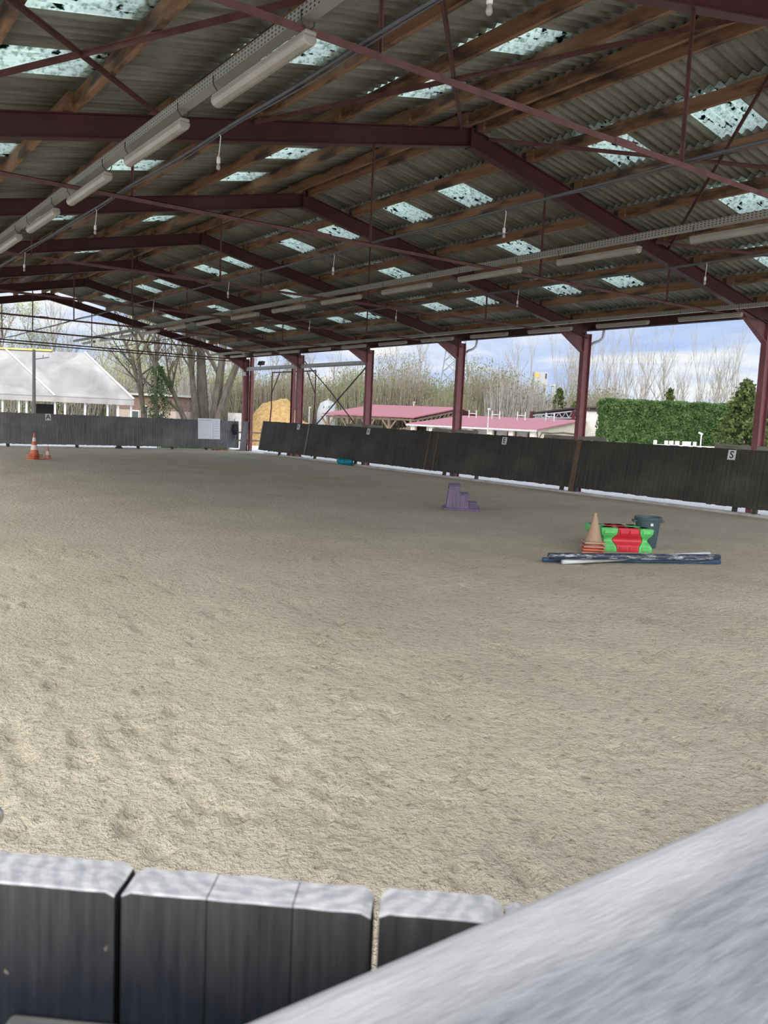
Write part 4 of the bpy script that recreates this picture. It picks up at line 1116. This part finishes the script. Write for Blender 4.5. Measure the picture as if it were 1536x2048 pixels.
q = lat(ang(1488) * 46.5, 46.5); conifer('tall conifer with brown trunk at the end of the clipped hedge', 5.75, 4.3, q, 520, 61, size=0.24)
q = lat(ang(1530) * 49, 49); conifer('second conifer hidden partly by the corner column beside the hedge', 5.4, 3.6, q, 340, 62)
q = lat(ang(1336) * 60, 60); conifer('small pointed conifer peeping over the clipped hedge', 5.8, 1.9, q, 170, 63)
for i, (px_, h, lab) in enumerate(((1150, 5.2, 'dark pointed conifer behind the open truss shed'), (1196, 5.2, 'dark conifer between the maroon column and the hedge'), (1116, 6.4, 'yellowish rounded conifer behind the open truss shed'))):
    q = lat(ang(px_) * 80, 80); conifer(lab, h, 3.2, q, 220, 64 + i, size=0.36)

# clipped hedge
def hedge():
    A = at(1209, 860, 52); B = at(1500, 870, 52)
    A.z = B.z = 0; d = (B - A); L = d.length; x = d.normalized(); y = V((0, 0, 1)).cross(x)
    A.z = gz(A.x, A.y)
    root = thing('hedge', 'dense clipped green conifer hedge beyond the lettered wall', 'hedge', mat=frame(A, x, y, (0, 0, 1)))
    top = 3.95 - A.z; D = 2.2; rr = random.Random(71)
    m = MB(); nx_, nz_ = 40, 14
    m.box((0.12, 0.14, 0), (L - 0.1, D - 0.1, top - 0.12)); m.obj('inner_growth', M['hedge'], root)
    b = MB()
    def bulge(u, w): return 0.1 * noise.noise(V((u * 0.9, w * 0.9, 3))) + 0.06 * noise.noise(V((u * 2.5, w * 2.5, 8)))
    pts = []
    for i in range(17000):
        u, w = rr.uniform(0, L), rr.uniform(0, top); pts.append(V((u, 0.02 + bulge(u, w) + rr.uniform(-0.02, 0.14), w)))
    for i in range(3500):
        u, w = rr.uniform(0, L), rr.uniform(0, D); pts.append(V((u, w, top + bulge(u, w) + rr.uniform(-0.12, 0.05))))
    for i in range(2200):
        v_, w = rr.uniform(0, D), rr.uniform(0, top); pts.append(V((0.02 + bulge(v_, w) + rr.uniform(0, 0.14), v_, w)))
    leaf_cards(b, pts, 0.2, rr); b.obj('foliage', M['hedge'], root, fix=False)
hedge()

# leaning trunks behind the short wall, ivy trunk
def trunk_tree(px_, dep, H, r, lean, seed, label, nb=(7, 5, 4), bud=None, spread=0.5, first=0.35):
    p = lat(ang(px_) * dep, dep)
    t = make_tree('bare_tree', label, 'leaning bare trees behind the short wall', seed, H, r, M['bark'], bud, 350, 0.12, levels=4, spread=spread, up=0.5, nb=nb, first=first, lean=lean, crook=0.06)
    t.location = (p.x, p.y, gz(p.x, p.y))
def ln(l, d=0.0):                      # lean given sideways / away
    v = HR * l + HF * d; return (v.x, v.y)
trunk_tree(390, 57, 9.5, 0.25, ln(-0.32), 81, 'dark trunk leaning most to one side in the clump behind the notice board', spread=0.55, first=0.2)
trunk_tree(397, 58, 11, 0.3, ln(-0.1), 82, 'dark trunk leaning slightly, beside the most leaning one behind the notice board')
trunk_tree(409, 59, 12.5, 0.52, ln(0.06), 83, 'thickest upright trunk of the clump behind the notice board')
trunk_tree(421, 58, 12, 0.42, ln(0.09), 84, 'upright trunk beside the thickest one behind the notice board')
trunk_tree(425, 57, 11, 0.38, ln(0.24), 85, 'trunk leaning toward the maroon corner column behind the notice board')
trunk_tree(298, 56, 9.5, 0.2, ln(-0.16), 86, 'slim forked tree beside the marquee corner', bud=M['bud'], spread=0.6, first=0.3)
trunk_tree(287, 60, 10, 0.2, ln(-0.02), 87, 'slim upright tree behind the marquee corner', bud=M['bud'], spread=0.55, first=0.3)
p = lat(ang(316) * 56, 56)
root = thing('ivy_tree', 'tree trunk wrapped in dark green ivy beside the marquee', 'tree', (p.x, p.y, gz(p.x, p.y)))
m, tips = branchy(88, 9.5, 0.17, levels=4, spread=0.5, up=0.5, nb=(7, 5, 4), first=0.45, lean=ln(-0.02), crook=0.05); m.obj('branches', M['bark'], root, fix=False)
b = MB(); rr = random.Random(89)
pts = []
for i in range(4600):
    z_ = 5.2 * rr.random() ** 0.9; a = rr.uniform(0, 2 * PI)
    cl_ = 0.5 + 0.9 * noise.noise(V((math.cos(a) * 1.3, math.sin(a) * 1.3, z_ * 1.1)))
    R = (0.25 + max(0.05, cl_) * 1.25 * math.exp(-((z_ - 2.7) / 2.2) ** 2)) * rr.uniform(0.45, 1.0)
    pts.append(V((R * math.cos(a), R * math.sin(a), z_)))
for q_ in tips:
    if q_.z < 6.5 and rr.random() < 0.25: pts += [q_ + V((rr.gauss(0, .15), rr.gauss(0, .15), rr.gauss(0, .2))) for _ in range(5)]
leaf_cards(b, pts, 0.13, rr); b.obj('ivy', M['ivy'], root, fix=False)

def grass(label, pts, seed, h=0.2):
    rr = random.Random(seed); m = MB()
    for (x0, y0, x1, y1, n) in pts:
        for i in range(n):
            x, y = rr.uniform(x0, x1), rr.uniform(y0, y1); a = rr.uniform(0, 2 * PI); l = h * rr.uniform(0.5, 1.2); w = 0.008
            d = V((math.cos(a), math.sin(a), 0)); q = V((-d.y, d.x, 0)) * w; b0 = V((x, y, -0.03))
            m.add([b0 - q, b0 + q, b0 + d * l * 0.4 + V((0, 0, l))], [(0, 1, 2)])
    tag(m.obj('grass', M['bud_green'], fix=False), label, 'grass', kind='stuff')
grass('tufts of fresh grass outside the column beyond letter S', [(20.9, 9.5, 22.2, 11.7, 1500)], 5)
grass('weeds and grass behind the short wall under the notice board', [(16.0, 42.6, 20.0, 43.6, 2200)], 6, 0.3)

# ------------------------------------------------------------------ straw heap
c = lat(ang(562) * 62, 62)
n, mth = 72, 26; vs, fs = [], []
for j in range(mth + 1):
    t = j / mth
    for i in range(n):
        a = 2 * PI * i / n; lx, ly = math.cos(a), math.sin(a)
        R = 3.9 * t * (1 + 0.08 * noise.noise(V((lx * 2, ly * 2, 5))))
        px_, py_ = lx * R * 0.93, ly * R * 0.85
        h = 3.55 * max(0, 1 - t ** 2.1) * (1 - 0.27 * smooth((px_ - 0.1) / 1.6)) * (1 - 0.12 * smooth((-px_ - 1.2) / 2))
        h = h + (0.2 * noise.noise(V((px_ * 0.9, py_ * 0.9, 0))) + 0.12 * noise.noise(V((px_ * 3, py_ * 3, 2)))) * min(1, (1 - t) * 4)
        w = HR * px_ + HF * py_; vs.append((w.x, w.y, max(h, -0.02)))
for j in range(mth):
    for i in range(n): fs.append((j * n + i, j * n + (i + 1) % n, (j + 1) * n + (i + 1) % n, (j + 1) * n + i))
o = MB().add(vs, fs).obj('straw_heap', M['straw'], smooth=True); o.location = (c.x, c.y, gz(c.x, c.y)); tag(o, 'large golden straw heap behind the gate kickboard', 'straw heap')

# ------------------------------------------------------------------ stables with red roofs
AL = (HR * 0.8387 - HF * 0.5446).normalized(); AC = (HR * 0.5446 + HF * 0.8387).normalized()
def bframe(l, d): p = lat(l, d); return frame((p.x, p.y, gz(p.x, p.y)), AL, AC, (0, 0, 1))
def roof_prism(m, L, A, ze, zr, back, ov=0.25, th=0.09):
    m.loft([(-L - ov, -ov, ze - 0.03), (-L - ov, A, zr), (-L - ov, A + back, ze), (-L - ov, A + back, ze - th), (-L - ov, A, zr - th), (-L - ov, -ov, ze - 0.03 - th)],
           [(ov, -ov, ze - 0.03), (ov, A, zr), (ov, A + back, ze), (ov, A + back, ze - th), (ov, A, zr - th), (ov, -ov, ze - 0.03 - th)])
# front stable: low boxes
r = thing('stable_block', 'low cream stable block with pink red roof and open boxes beside the letter E', 'stable', mat=bframe(9.75, 55))
g0 = 0.6; L, A = 9.6, 8.5; ze, zr = 1.92 + g0, 2.7 + g0
m = MB(); roof_prism(m, L, A, ze, zr, 6.0); m.obj('roof', M['red_roof'], r)
m = MB(); m.box((-L - 0.27, -0.34, ze - 0.2), (0.27, -0.25, ze - 0.08)); o = m.obj('gutter', M['galv'], r)
m = MB(); m.box((-L, 2.2, 0), (0, 2.35, ze + 0.05)); m.obj('back_wall', M['white_wall'], r)
m = MB(); m.prism([(-0.12, 0.3, 0), (-0.12, A, 0), (-0.12, A + 5.7, 0), (-0.12, A + 5.7, ze - 0.15), (-0.12, A, zr - 0.1), (-0.12, 0.3, ze - 0.12)], (0.12, 0, 0)); m.obj('gable_wall', M['cream'], r)
for i in range(7):
    x = -L + 0.15 + i * (L - 0.3) / 6
    m = MB(); m.box((x - 0.17, -0.05, 0), (x + 0.17, 0.25, ze - 0.1)); m.obj('pillar', M['cream'], r)
for i in range(6):
    x = -L + 0.15 + (i + 0.5) * (L - 0.3) / 6
    m = MB(); m.box((x - 0.5, 2.12, 0), (x + 0.2, 2.2, ze - 0.3)); m.obj('box_door', M['glass'] if i % 2 else M['timber_old'], r)
m = MB(); m.tube([(0.03, 0.6, 0), (0.03, 0.6, ze - 0.75), (0.03, 1.2, ze - 0.25), (0.03, 3.0, ze - 0.28), (0.03, 5.0, ze - 0.2), (0.03, 8.2, ze - 0.3)], 0.05, 6); m.tube([(0.03, 0.35, ze - 0.2), (0.03, 0.6, ze - 0.75)], 0.05, 6); m.obj('conduit', M['timber_old'], r)
for xx, yy in ((-8.0, 6.5), (-6.0, 6.5), (-3.9, 6.5), (-1.6, 6.5)):
    zz = ze + (zr - ze) * yy / A
    m = MB()
    for s in (-0.32, 0.32): m.box((xx + s - 0.04, yy - 0.04, zz - 0.05), (xx + s + 0.04, yy + 0.04, zz + 0.6))
    m.box((xx - 0.3, yy - 0.03, zz + 0.3), (xx + 0.3, yy + 0.03, zz + 0.36)); m.obj('roof_hook', M['galv'], r)
# rear shelter: timber posts and braces
r = thing('timber_shelter', 'open timber shelter with pink red roof behind the letter V column', 'shelter', mat=bframe(2.0, 66))
L, A = 8.7, 7.5; ze, zr = 2.42 + g0, 3.42 + g0
m = MB(); roof_prism(m, L, A, ze, zr, 6.0); m.obj('roof', M['red_roof'], r)
m = MB(); m.box((-L, -0.05, ze - 0.35), (0, 0.1, ze - 0.17)); m.box((-L, A - 0.1, zr - 0.4), (0, A + 0.1, zr - 0.15)); m.obj('plate_beam', M['timber_old'], r)
for yy in (0.0, 7.0):
    for i in range(5):
        x = -L + 0.2 + i * (L - 0.4) / 4; zt = ze - 0.2 + (zr - ze) * yy / A
        m = MB(); m.box((x - 0.1, yy - 0.1, 0), (x + 0.1, yy + 0.1, zt)); o = m.obj('post', M['timber_old'], r)
        m = MB()
        for s in (-1, 1): m.bar((x, yy, zt - 0.95), (x + s * 0.7, yy, zt - 0.1), 0.1, 0.12)
        m.obj('knee_brace', M['timber_old'], o)
m = MB()
for i in range(5):
    y0_ = 0.3 + i * 1.45; m.bar((0.05, y0_, ze - 0.3 + 0.13 * y0_ - 0.4), (0.05, y0_ + 0.7, ze - 0.2 + 0.13 * (y0_ + 0.7)), 0.1, 0.1); m.bar((0.05, y0_ + 0.7, ze - 0.6 + 0.13 * y0_), (0.05, y0_ + 1.3, ze - 0.22 + 0.13 * (y0_ + 1.3)), 0.1, 0.1)
m.bar((0.05, 0, ze - 0.3), (0.05, A, zr - 0.3), 0.12, 0.16); m.bar((0.05, 0, ze - 0.75), (0.05, A, zr - 0.6), 0.1, 0.12)
m.obj('gable_truss', M['timber_old'], r)
m = MB(); m.box((-L, 6.8, 0), (-2.6, 6.95, 1.75)); m.obj('low_wall', M['white_wall'], r)
m = MB(); m.box((-5.2, 6.7, 1.0), (-3.9, 6.8, 1.75)); o = m.obj('red_box', M['red_plastic'], r); o['label'] = 'red machine part'
m = MB()
for i in range(7):
    m.bar((-2.6 + i * 0.3, -0.3, 0.7 + i * 0.12), (-1.2 + i * 0.3, -0.3, 2.0 + i * 0.06), 0.06, 0.1)
m.bar((-3.2, -0.36, 0.8), (-0.4, -0.36, 1.9), 0.06, 0.1); m.obj('hay_rack', M['timber_old'], r)
# open truss shed
pA, pB = at(1063, 831, 72), at(1152, 822, 66)
zg = gz(pB.x, pB.y)
r = thing('truss_shed', 'dark flat shed roof on a white lattice truss above the stable ridge', 'shed', (0, 0, 0))
dv = (pB - pA); sid = V((0, 0, 1)).cross(dv).normalized()
m = MB(); m.prism([pA + V((0, 0, 0.15)), pB + V((0, 0, 0.2)), pB + sid * 5 + V((0, 0, 0.5)), pA + sid * 5 + V((0, 0, 0.45))], (0, 0, 0.12)); m.obj('roof', M['dark_steel'], r)
m = MB(); N = 7
lowA, lowB = pA + V((0, 0, -0.25)), pB + V((0, 0, -0.55))
m.bar(lowA, lowB, 0.08, 0.1); m.bar(pA, pB, 0.08, 0.1)
for i in range(N):
    a, b_ = lowA.lerp(lowB, i / N), pA.lerp(pB, (i + 0.5) / N); c_ = lowA.lerp(lowB, (i + 1) / N); m.bar(a, b_, 0.05, 0.06); m.bar(b_, c_, 0.05, 0.06)
m.obj('truss', M['tower'], r)
m = MB(); m.prism([pA + sid * 1.2 + V((0, 0, -0.6)), pB + sid * 1.2 + V((0, 0, -0.9)), pB + sid * 1.2 + V((0, 0, 0.25)), pA + sid * 1.2 + V((0, 0, 0.2))], sid * 0.1); m.obj('back_sheet', M['cable'], r)
for t_ in (0.02, 0.97):
    b0 = lowA.lerp(lowB, t_); m = MB(); m.box((b0.x - 0.15, b0.y - 0.15, gz(b0.x, b0.y)), (b0.x + 0.15, b0.y + 0.15, b0.z + 0.6)); m.obj('post', M['steel'], r)
# white block wall building between column and hedge
p0 = at(1150, 850, 63); p1 = at(1222, 855, 60); p0.z = p1.z = 0
d = (p1 - p0); x = d.normalized(); y = V((0, 0, 1)).cross(x); p0.z = gz(p0.x, p0.y)
r = thing('white_shed', 'white rendered block building between the column with the brown plank and the hedge', 'building', mat=frame(p0, x, y, (0, 0, 1)))
m = MB(); m.box((0, 0, 0), (d.length, 4, 4.0)); m.obj('walls', M['white_wall'], r)
m = MB(); m.box((-0.1, -0.12, 4.0), (d.length + 0.1, 4.1, 4.12)); m.obj('roof', M['dark_steel'], r)
m = MB(); m.tube([(0, -0.04, 2.2), (1.2, -0.04, 2.05), (2.6, -0.04, 2.15)], 0.05, 6); m.obj('conduit', M['timber_old'], r)
m = MB(); m.box((d.length - 1.0, -0.05, 1.5), (d.length - 0.45, 0.02, 2.0)); m.obj('window', M['glass'], r)
# little tank roof behind the shelter
c = lat(ang(655) * 80, 80); 
r = thing('white_tank', 'white rounded tank cover behind the timber shelter', 'tank', (c.x, c.y, gz(c.x, c.y)))
m = MB(); m.lathe([(1.0, 0), (1.05, 3.0), (1.0, 3.3), (0.75, 4.0), (0.3, 4.25), (0.05, 4.3)], 20); m.obj('shell', M['tower'], r, smooth=True)
m = MB(); m.tube([(0, 0, 4.28), (0, 0, 4.45)], 0.12, 10); m.obj('cap', M['galv'], r)
# white concrete wall beside the corner column
p0 = at(455, 840, 58); p1 = at(486, 840, 58); p0.z = p1.z = 0; d = p1 - p0
p0.z = gz(p0.x, p0.y); m = MB(); m.box((0, 0, 0), (d.length + 0.15, 0.25, 2.3)); o = m.obj('bay_wall', M['concrete'], bevel=0.02)
o.matrix_world = frame(p0, d, V((0, 0, 1)).cross(d), (0, 0, 1)); tag(o, 'pale concrete wall beside the straw heap', 'wall', kind='thing')
# paddock fence
r = thing('paddock_fence', 'low wooden rail fence in front of the straw heap', 'fence', (22.0, 45.6, 0.0))
for zz in (0.42, 0.9):
    m = MB(); m.bar((-0.3, 0, zz), (5.4, -0.6, zz), 0.05, 0.1); m.obj('rail', M['timber_old'], r)
for i in range(4):
    m = MB(); m.box((i * 1.7 + 0.08, -i * 0.19 - 0.05, -0.05), (i * 1.7 + 0.2, -i * 0.19 + 0.07, 1.0)); m.obj('post', M['timber_old'], r)

# ------------------------------------------------------------------ marquee, lamp mast, brick house
def flat(px_, py_, dep): return at(px_, py_, dep)
eL, eR = flat(-160, 780, 60), flat(268, 797, 60); rL, rR = flat(-260, 684, 66), flat(170, 708, 66)
eR.z = eL.z; rR.z = rL.z = (rR.z + rL.z) / 2
bk = (rL - eL); bL = V((2 * rL.x - eL.x, 2 * rL.y - eL.y, eL.z)); bR = V((2 * rR.x - eR.x, 2 * rR.y - eR.y, eR.z))
r = thing('marquee', 'large grey white marquee tent roof behind the kickboard with letter A', 'tent', (0, 0, 0))
th = V((0, 0, -0.05))
m = MB(); m.add([eL, eR, rR, rL, bL, bR, eL + th, eR + th, rR + th, rL + th, bL + th, bR + th], [(0, 1, 2, 3), (3, 2, 5, 4), (6, 9, 8, 7), (9, 10, 11, 8), (1, 7, 8, 2), (2, 8, 11, 5), (0, 3, 9, 6), (3, 4, 10, 9), (0, 6, 7, 1), (4, 5, 11, 10)])
m.obj('roof', M['canvas'], r)
m = MB(); m.prism([eL, eR, eR + V((0, 0, -0.42)), eL + V((0, 0, -0.42))], (rL - eL).normalized() * 0.03); m.obj('valance', M['canvas'], r)
up = V((0, 0, 0.03))
for t_ in (0.0, 0.63, 1.0):
    m = MB(); m.bar(eL.lerp(eR, t_) + up * 2, rL.lerp(rR, t_) + up * 2, 0.14, 0.05); o = m.obj('seam', M['canvas_white'], r)
m = MB(); m.bar(rL + up * 2, rL.lerp(rR, 0.85) + up * 2, 0.4, 0.14); o = m.obj('ridge_cover', M['canvas_yellow'], r); o['label'] = 'yellow ridge cover'
for px_ in (5, 38, 53, 110, 130, 170, 215, 236, 262):
    b0 = at(px_, 830, 60.5); t_ = 1.0
    gg = gz(b0.x, b0.y); m = MB(); m.box((b0.x - 0.06, b0.y - 0.06, gg), (b0.x + 0.06, b0.y + 0.06, eL.z - 0.2)); m.obj('pole', M['white_paint'], r)
b0, b1 = at(72, 830, 66), at(108, 832, 66)
gg = gz(b0.x, b0.y); d = V((b1.x - b0.x, b1.y - b0.y, 0))
m = MB(); m.box((0, 0, 0), (d.length, 0.1, 2.7)); o = m.obj('dark_door', M['black']); o.matrix_world = frame((b0.x, b0.y, gg), d, V((0, 0, 1)).cross(d), (0, 0, 1)); o.parent = r; o.matrix_world = frame((b0.x, b0.y, gg), d, V((0, 0, 1)).cross(d), (0, 0, 1))
b0 = at(68, 800, 50); gg = gz(b0.x, b0.y)
r = thing('lamp_mast', 'grey wooden mast with a short side arm before the marquee', 'mast', (b0.x, b0.y, gg))
m = MB(); m.tube([(0, 0, -0.05), (0, 0, 5.3 - gg)], [0.11, 0.09], 10); m.obj('pole', simple('dark_mast', (0.06, 0.06, 0.052), 0.8), r)
m = MB(); a1 = HR * 0.92 - V((0, 0, -0.02)); m.tube([V((0, 0, 4.72 - gg)), V((0, 0, 4.86 - gg)) + a1], 0.035, 6); m.tube([V((0, 0, 4.8 - gg)) + a1 * 0.6, V((0, 0, 5.0 - gg)) + a1 * 0.6], 0.025, 6); m.obj('arm', M['cable'], r)
p0 = at(232, 820, 78); p1 = at(352, 826, 76); p0.z = p1.z = 0; d = p1 - p0; gg = gz(p0.x, p0.y)
r = thing('brick_house', 'low brick and pink rendered house behind the ivy wrapped trunk', 'house', mat=frame((p0.x, p0.y, gg), d, V((0, 0, 1)).cross(d), (0, 0, 1)))
LL = d.length
m = MB(); m.box((0, 0, 0), (LL, 5, 2.6)); m.obj('lower_wall', simple('pink_render', (0.4, 0.33, 0.29), 0.9), r)
m = MB(); m.box((-0.02, -0.04, 2.6), (LL + 0.02, 5, 3.9)); m.obj('upper_wall', M['brickwall'], r)
m = MB(); m.box((-0.3, -0.4, 3.9), (LL + 0.3, 5.3, 4.1)); m.obj('roof', M['concrete'], r)
for x0_, x1_, z0_, z1_ in ((1.6, 2.6, 1.2, 2.5), (2.9, 3.6, 1.0, 3.0), (4.4, 5.3, 0.0, 2.3)):
    if x1_ < LL:
        m = MB(); m.box((x0_, -0.07, z0_), (x1_, -0.03, z1_)); o = m.obj('window', M['white_paint'], r)
        m = MB(); m.box((x0_ + 0.08, -0.08, z0_ + 0.08), (x1_ - 0.08, -0.068, z1_ - 0.08)); m.obj('pane', M['glass'], o)

# ------------------------------------------------------------------ pylon, tower, lamp posts, white fence
p = at(905, 835, 400); base = V((p.x, p.y, gz(p.x, p.y)))
r = thing('pylon', 'tall lattice power pylon beyond the wood', 'pylon', base)
m = MB(); zs = [0, 8, 15, 21, 27, 32, 37, 41, 45, 49, 53, 57]
def hw(z_): return 6.4 * (1 - z_ / 62) * 1.0 + 1.5 * (z_ / 62)
def cn(z_, k_): w = hw(z_); return V(((w if k_ in (0, 3) else -w), (w if k_ in (0, 1) else -w), z_))
for k_ in range(4):
    for i in range(len(zs) - 1):
        m.bar(cn(zs[i], k_), cn(zs[i + 1], k_), 0.42, 0.42); k2 = (k_ + 1) % 4
        m.bar(cn(zs[i], k_), cn(zs[i + 1], k2), 0.24, 0.24); m.bar(cn(zs[i], k2), cn(zs[i + 1], k_), 0.24, 0.24)
m.obj('lattice', M['pylon'], r)
m = MB()
for zz, w in ((46, 11), (53, 8)):
    for s in (-1, 1): m.bar((0, 0, zz), HR * (s * w) + V((0, 0, zz + 0.6)), 0.5, 0.6)
m.obj('crossarm', M['pylon'], r)
p = at(1076, 850, 300); gg = gz(p.x, p.y)
r = thing('silo_tower', 'distant grey works tower with an orange panel above the tree tops', 'tower', mat=frame((p.x, p.y, gg), HR, HF, (0, 0, 1)))
m = MB(); m.box((-2.4, 0, 17.2), (2.4, 4, 22.4)); m.obj('head', M['tower'], r)
m = MB(); m.box((-2.3, -0.1, 20.4), (-0.7, 0.0, 22.0)); m.obj('panel', M['orange_logo'], r)
m = MB(); m.box((1.5, -0.1, 20.0), (2.0, 0.0, 21.9)); m.obj('dark_panel', M['dark_steel'], r)
m = MB()
for sx_ in (-2.2, 0, 2.2):
    for yy in (0.3, 3.7): m.bar((sx_, yy, 0), (sx_, yy, 17.2), 0.6, 0.6)
for i in range(5):
    z_ = i * 3.4; m.bar((-2.2, 0.3, z_), (2.2, 0.3, z_ + 3.4), 0.3, 0.3); m.bar((2.2, 0.3, z_), (-2.2, 0.3, z_ + 3.4), 0.3, 0.3); m.bar((-2.2, 0.3, z_ + 3.4), (2.2, 0.3, z_ + 3.4), 0.4, 0.4)
m.obj('frame', M['tower'], r)
m = MB(); m.lathe([(0.9, 0), (0.9, 17.6), (0.5, 18.2)], 12, c=(5.0, 1, 0)); m.bar((2.2, 1, 17.9), (5.0, 1, 17.5), 0.5, 0.6); m.obj('pipe', M['tower'], r)
def lamp_post(px_, py_, dep, top_y, label, double=False):
    b0 = at(px_, py_, dep); gg = gz(b0.x, b0.y); top = at(px_, top_y, dep).z
    r = thing('lamp_post', label, 'lamp post', (b0.x, b0.y, gg), 'thin white lamp posts in the yard')
    m = MB(); m.tube([(0, 0, -0.03), (0, 0, top - gg)], 0.035 * dep / 50, 8); m.obj('pole', M['galv'], r)
    m = MB(); m.box((-0.07, -0.07, top - gg - 0.02), (0.14, 0.07, top - gg + 0.12)); m.obj('lamp_head', M['galv'], r, bevel=0.03)
lamp_post(975, 860, 53, 820, 'thin lamp post in front of the stable block boxes')
lamp_post(618, 840, 74, 816, 'thin lamp post between the straw heap and the timber shelter')
lamp_post(828, 800, 78, 806, 'thin lamp post behind the timber shelter roof')
b0 = at(1401, 890, 40); gg = gz(b0.x, b0.y); top = at(1401, 868, 40).z
r = thing('lamp_post', 'small white post with a tilted lamp head before the hedge', 'lamp post', (b0.x, b0.y, gg), 'thin white lamp posts in the yard')
m = MB(); m.tube([(0, 0, -0.03), (0, 0, top - gg)], 0.03, 8); m.obj('pole', M['white_paint'], r)
m = MB(); m.bar(V((0, 0, top - gg + 0.07)) - HR * 0.14, V((0, 0, top - gg - 0.02)) + HR * 0.06, 0.08, 0.07); m.obj('lamp_head', M['white_paint'], r)
pA, pB = at(1310, 888, 42), at(1432, 894, 42)
zg = gz(pA.x, pA.y); pA.z = pB.z = 0
r = thing('white_fence', 'white rail fence with square posts in front of the hedge', 'fence', (pA.x, pA.y, zg))
d = pB - pA; zt = at(1310, 888, 42).z - zg
m = MB(); m.bar(V((0, 0, zt - 0.03)), d + V((0, 0, zt - 0.03)), 0.05, 0.06); m.bar(V((0, 0, zt - 0.6)), d + V((0, 0, zt - 0.6)), 0.06, 0.12); m.obj('rail', M['fence_white'], r)
for px_, w in ((1310, 0.08), (1332, 0.08), (1342, 0.1), (1354, 0.1), (1369, 0.11), (1377, 0.1), (1389, 0.08)):
    t_ = (px_ - 1310) / 122; q_ = d * t_
    m = MB(); m.box((q_.x - w * .8, q_.y - w * .8, -0.02), (q_.x + w * .8, q_.y + w * .8, zt + 0.2)); m.obj('post', M['fence_white'], r)
# ------------------------------------------------------------------ sky, sun, camera
w = bpy.data.worlds.new('sky'); bpy.context.scene.world = w; w.use_nodes = True
nt = w.node_tree; nt.nodes.clear()
out = nt.nodes.new('ShaderNodeOutputWorld'); bg = nt.nodes.new('ShaderNodeBackground'); nt.links.new(bg.outputs[0], out.inputs[0])
tc = nt.nodes.new('ShaderNodeTexCoord')
mp = nt.nodes.new('ShaderNodeMapping'); mp.inputs['Scale'].default_value = (3.0, 3.0, 15.0); mp.inputs['Location'].default_value = (0.4, 1.3, 0.2)
nt.links.new(tc.outputs['Generated'], mp.inputs[0])
n1 = nd(nt, 'ShaderNodeTexNoise', Scale=1.6, Detail=7.0, Roughness=0.55, Distortion=0.4); nt.links.new(mp.outputs[0], n1.inputs['Vector'])
cl = ramp(nt, n1.outputs['Fac'], [(0.36, (0.46, 0.61, 0.94)), (0.5, (0.64, 0.75, 0.97)), (0.64, (0.96, 0.98, 1.0))])
sep = nt.nodes.new('ShaderNodeSeparateXYZ'); nt.links.new(tc.outputs['Generated'], sep.inputs[0])
# glow added to the unseen sky behind the entrance corner, low to light indoors
SUN = V((-0.6, -0.62, 0.42)).normalized()
dt = nt.nodes.new('ShaderNodeVectorMath'); dt.operation = 'DOT_PRODUCT'; dt.inputs[1].default_value = SUN
nt.links.new(tc.outputs['Generated'], dt.inputs[0])
mr = nt.nodes.new('ShaderNodeMapRange'); mr.inputs[1].default_value = -0.1; mr.inputs[2].default_value = 1.0; mr.inputs[3].default_value = 0.0; mr.inputs[4].default_value = 1.0
nt.links.new(dt.outputs['Value'], mr.inputs[0])
pw = nd(nt, 'ShaderNodeMath', operation='POWER'); pw.inputs[1].default_value = 1.3; nt.links.new(mr.outputs[0], pw.inputs[0])
glow = nd(nt, 'ShaderNodeMath', operation='MULTIPLY_ADD'); glow.inputs[1].default_value = 4.6; glow.inputs[2].default_value = 1.0
nt.links.new(pw.outputs[0], glow.inputs[0])
white = mixc(nt, pw.outputs[0], cl, (1.0, 0.97, 0.92))
sc_ = nt.nodes.new('ShaderNodeVectorMath'); sc_.operation = 'SCALE'; nt.links.new(white, sc_.inputs[0]); nt.links.new(glow.outputs[0], sc_.inputs['Scale'])
nt.links.new(sc_.outputs[0], bg.inputs[0]); bg.inputs[1].default_value = 0.9

sl = bpy.data.lights.new('sun', 'SUN'); sl.energy = 0.35; sl.angle = math.radians(25); sl.color = (1.0, 0.96, 0.9)
so = bpy.data.objects.new('sun', sl); C.objects.link(so); so.rotation_euler = SUN.to_track_quat('Z', 'Y').to_euler()

cd = bpy.data.cameras.new('camera'); co = bpy.data.objects.new('camera', cd); C.objects.link(co)
cd.sensor_fit = 'VERTICAL'; cd.sensor_height = 36.0; cd.sensor_width = 27.0; cd.lens = F_PX / 2048 * 36.0
cd.clip_start = 0.02; cd.clip_end = 2000
co.matrix_world = frame(CAM, CR, CU, -_fw)
cd.dof.use_dof = True; cd.dof.focus_distance = 14.0; cd.dof.aperture_fstop = 13.0
S = bpy.context.scene; S.camera = co
S.view_settings.view_transform = 'Standard'; S.view_settings.look = 'None'; S.view_settings.gamma = 1.0; S.view_settings.use_curve_mapping = False
S.view_settings.exposure = 0.14
S.cycles.use_denoising = True
S.cycles.max_bounces = 10; S.cycles.diffuse_bounces = 6
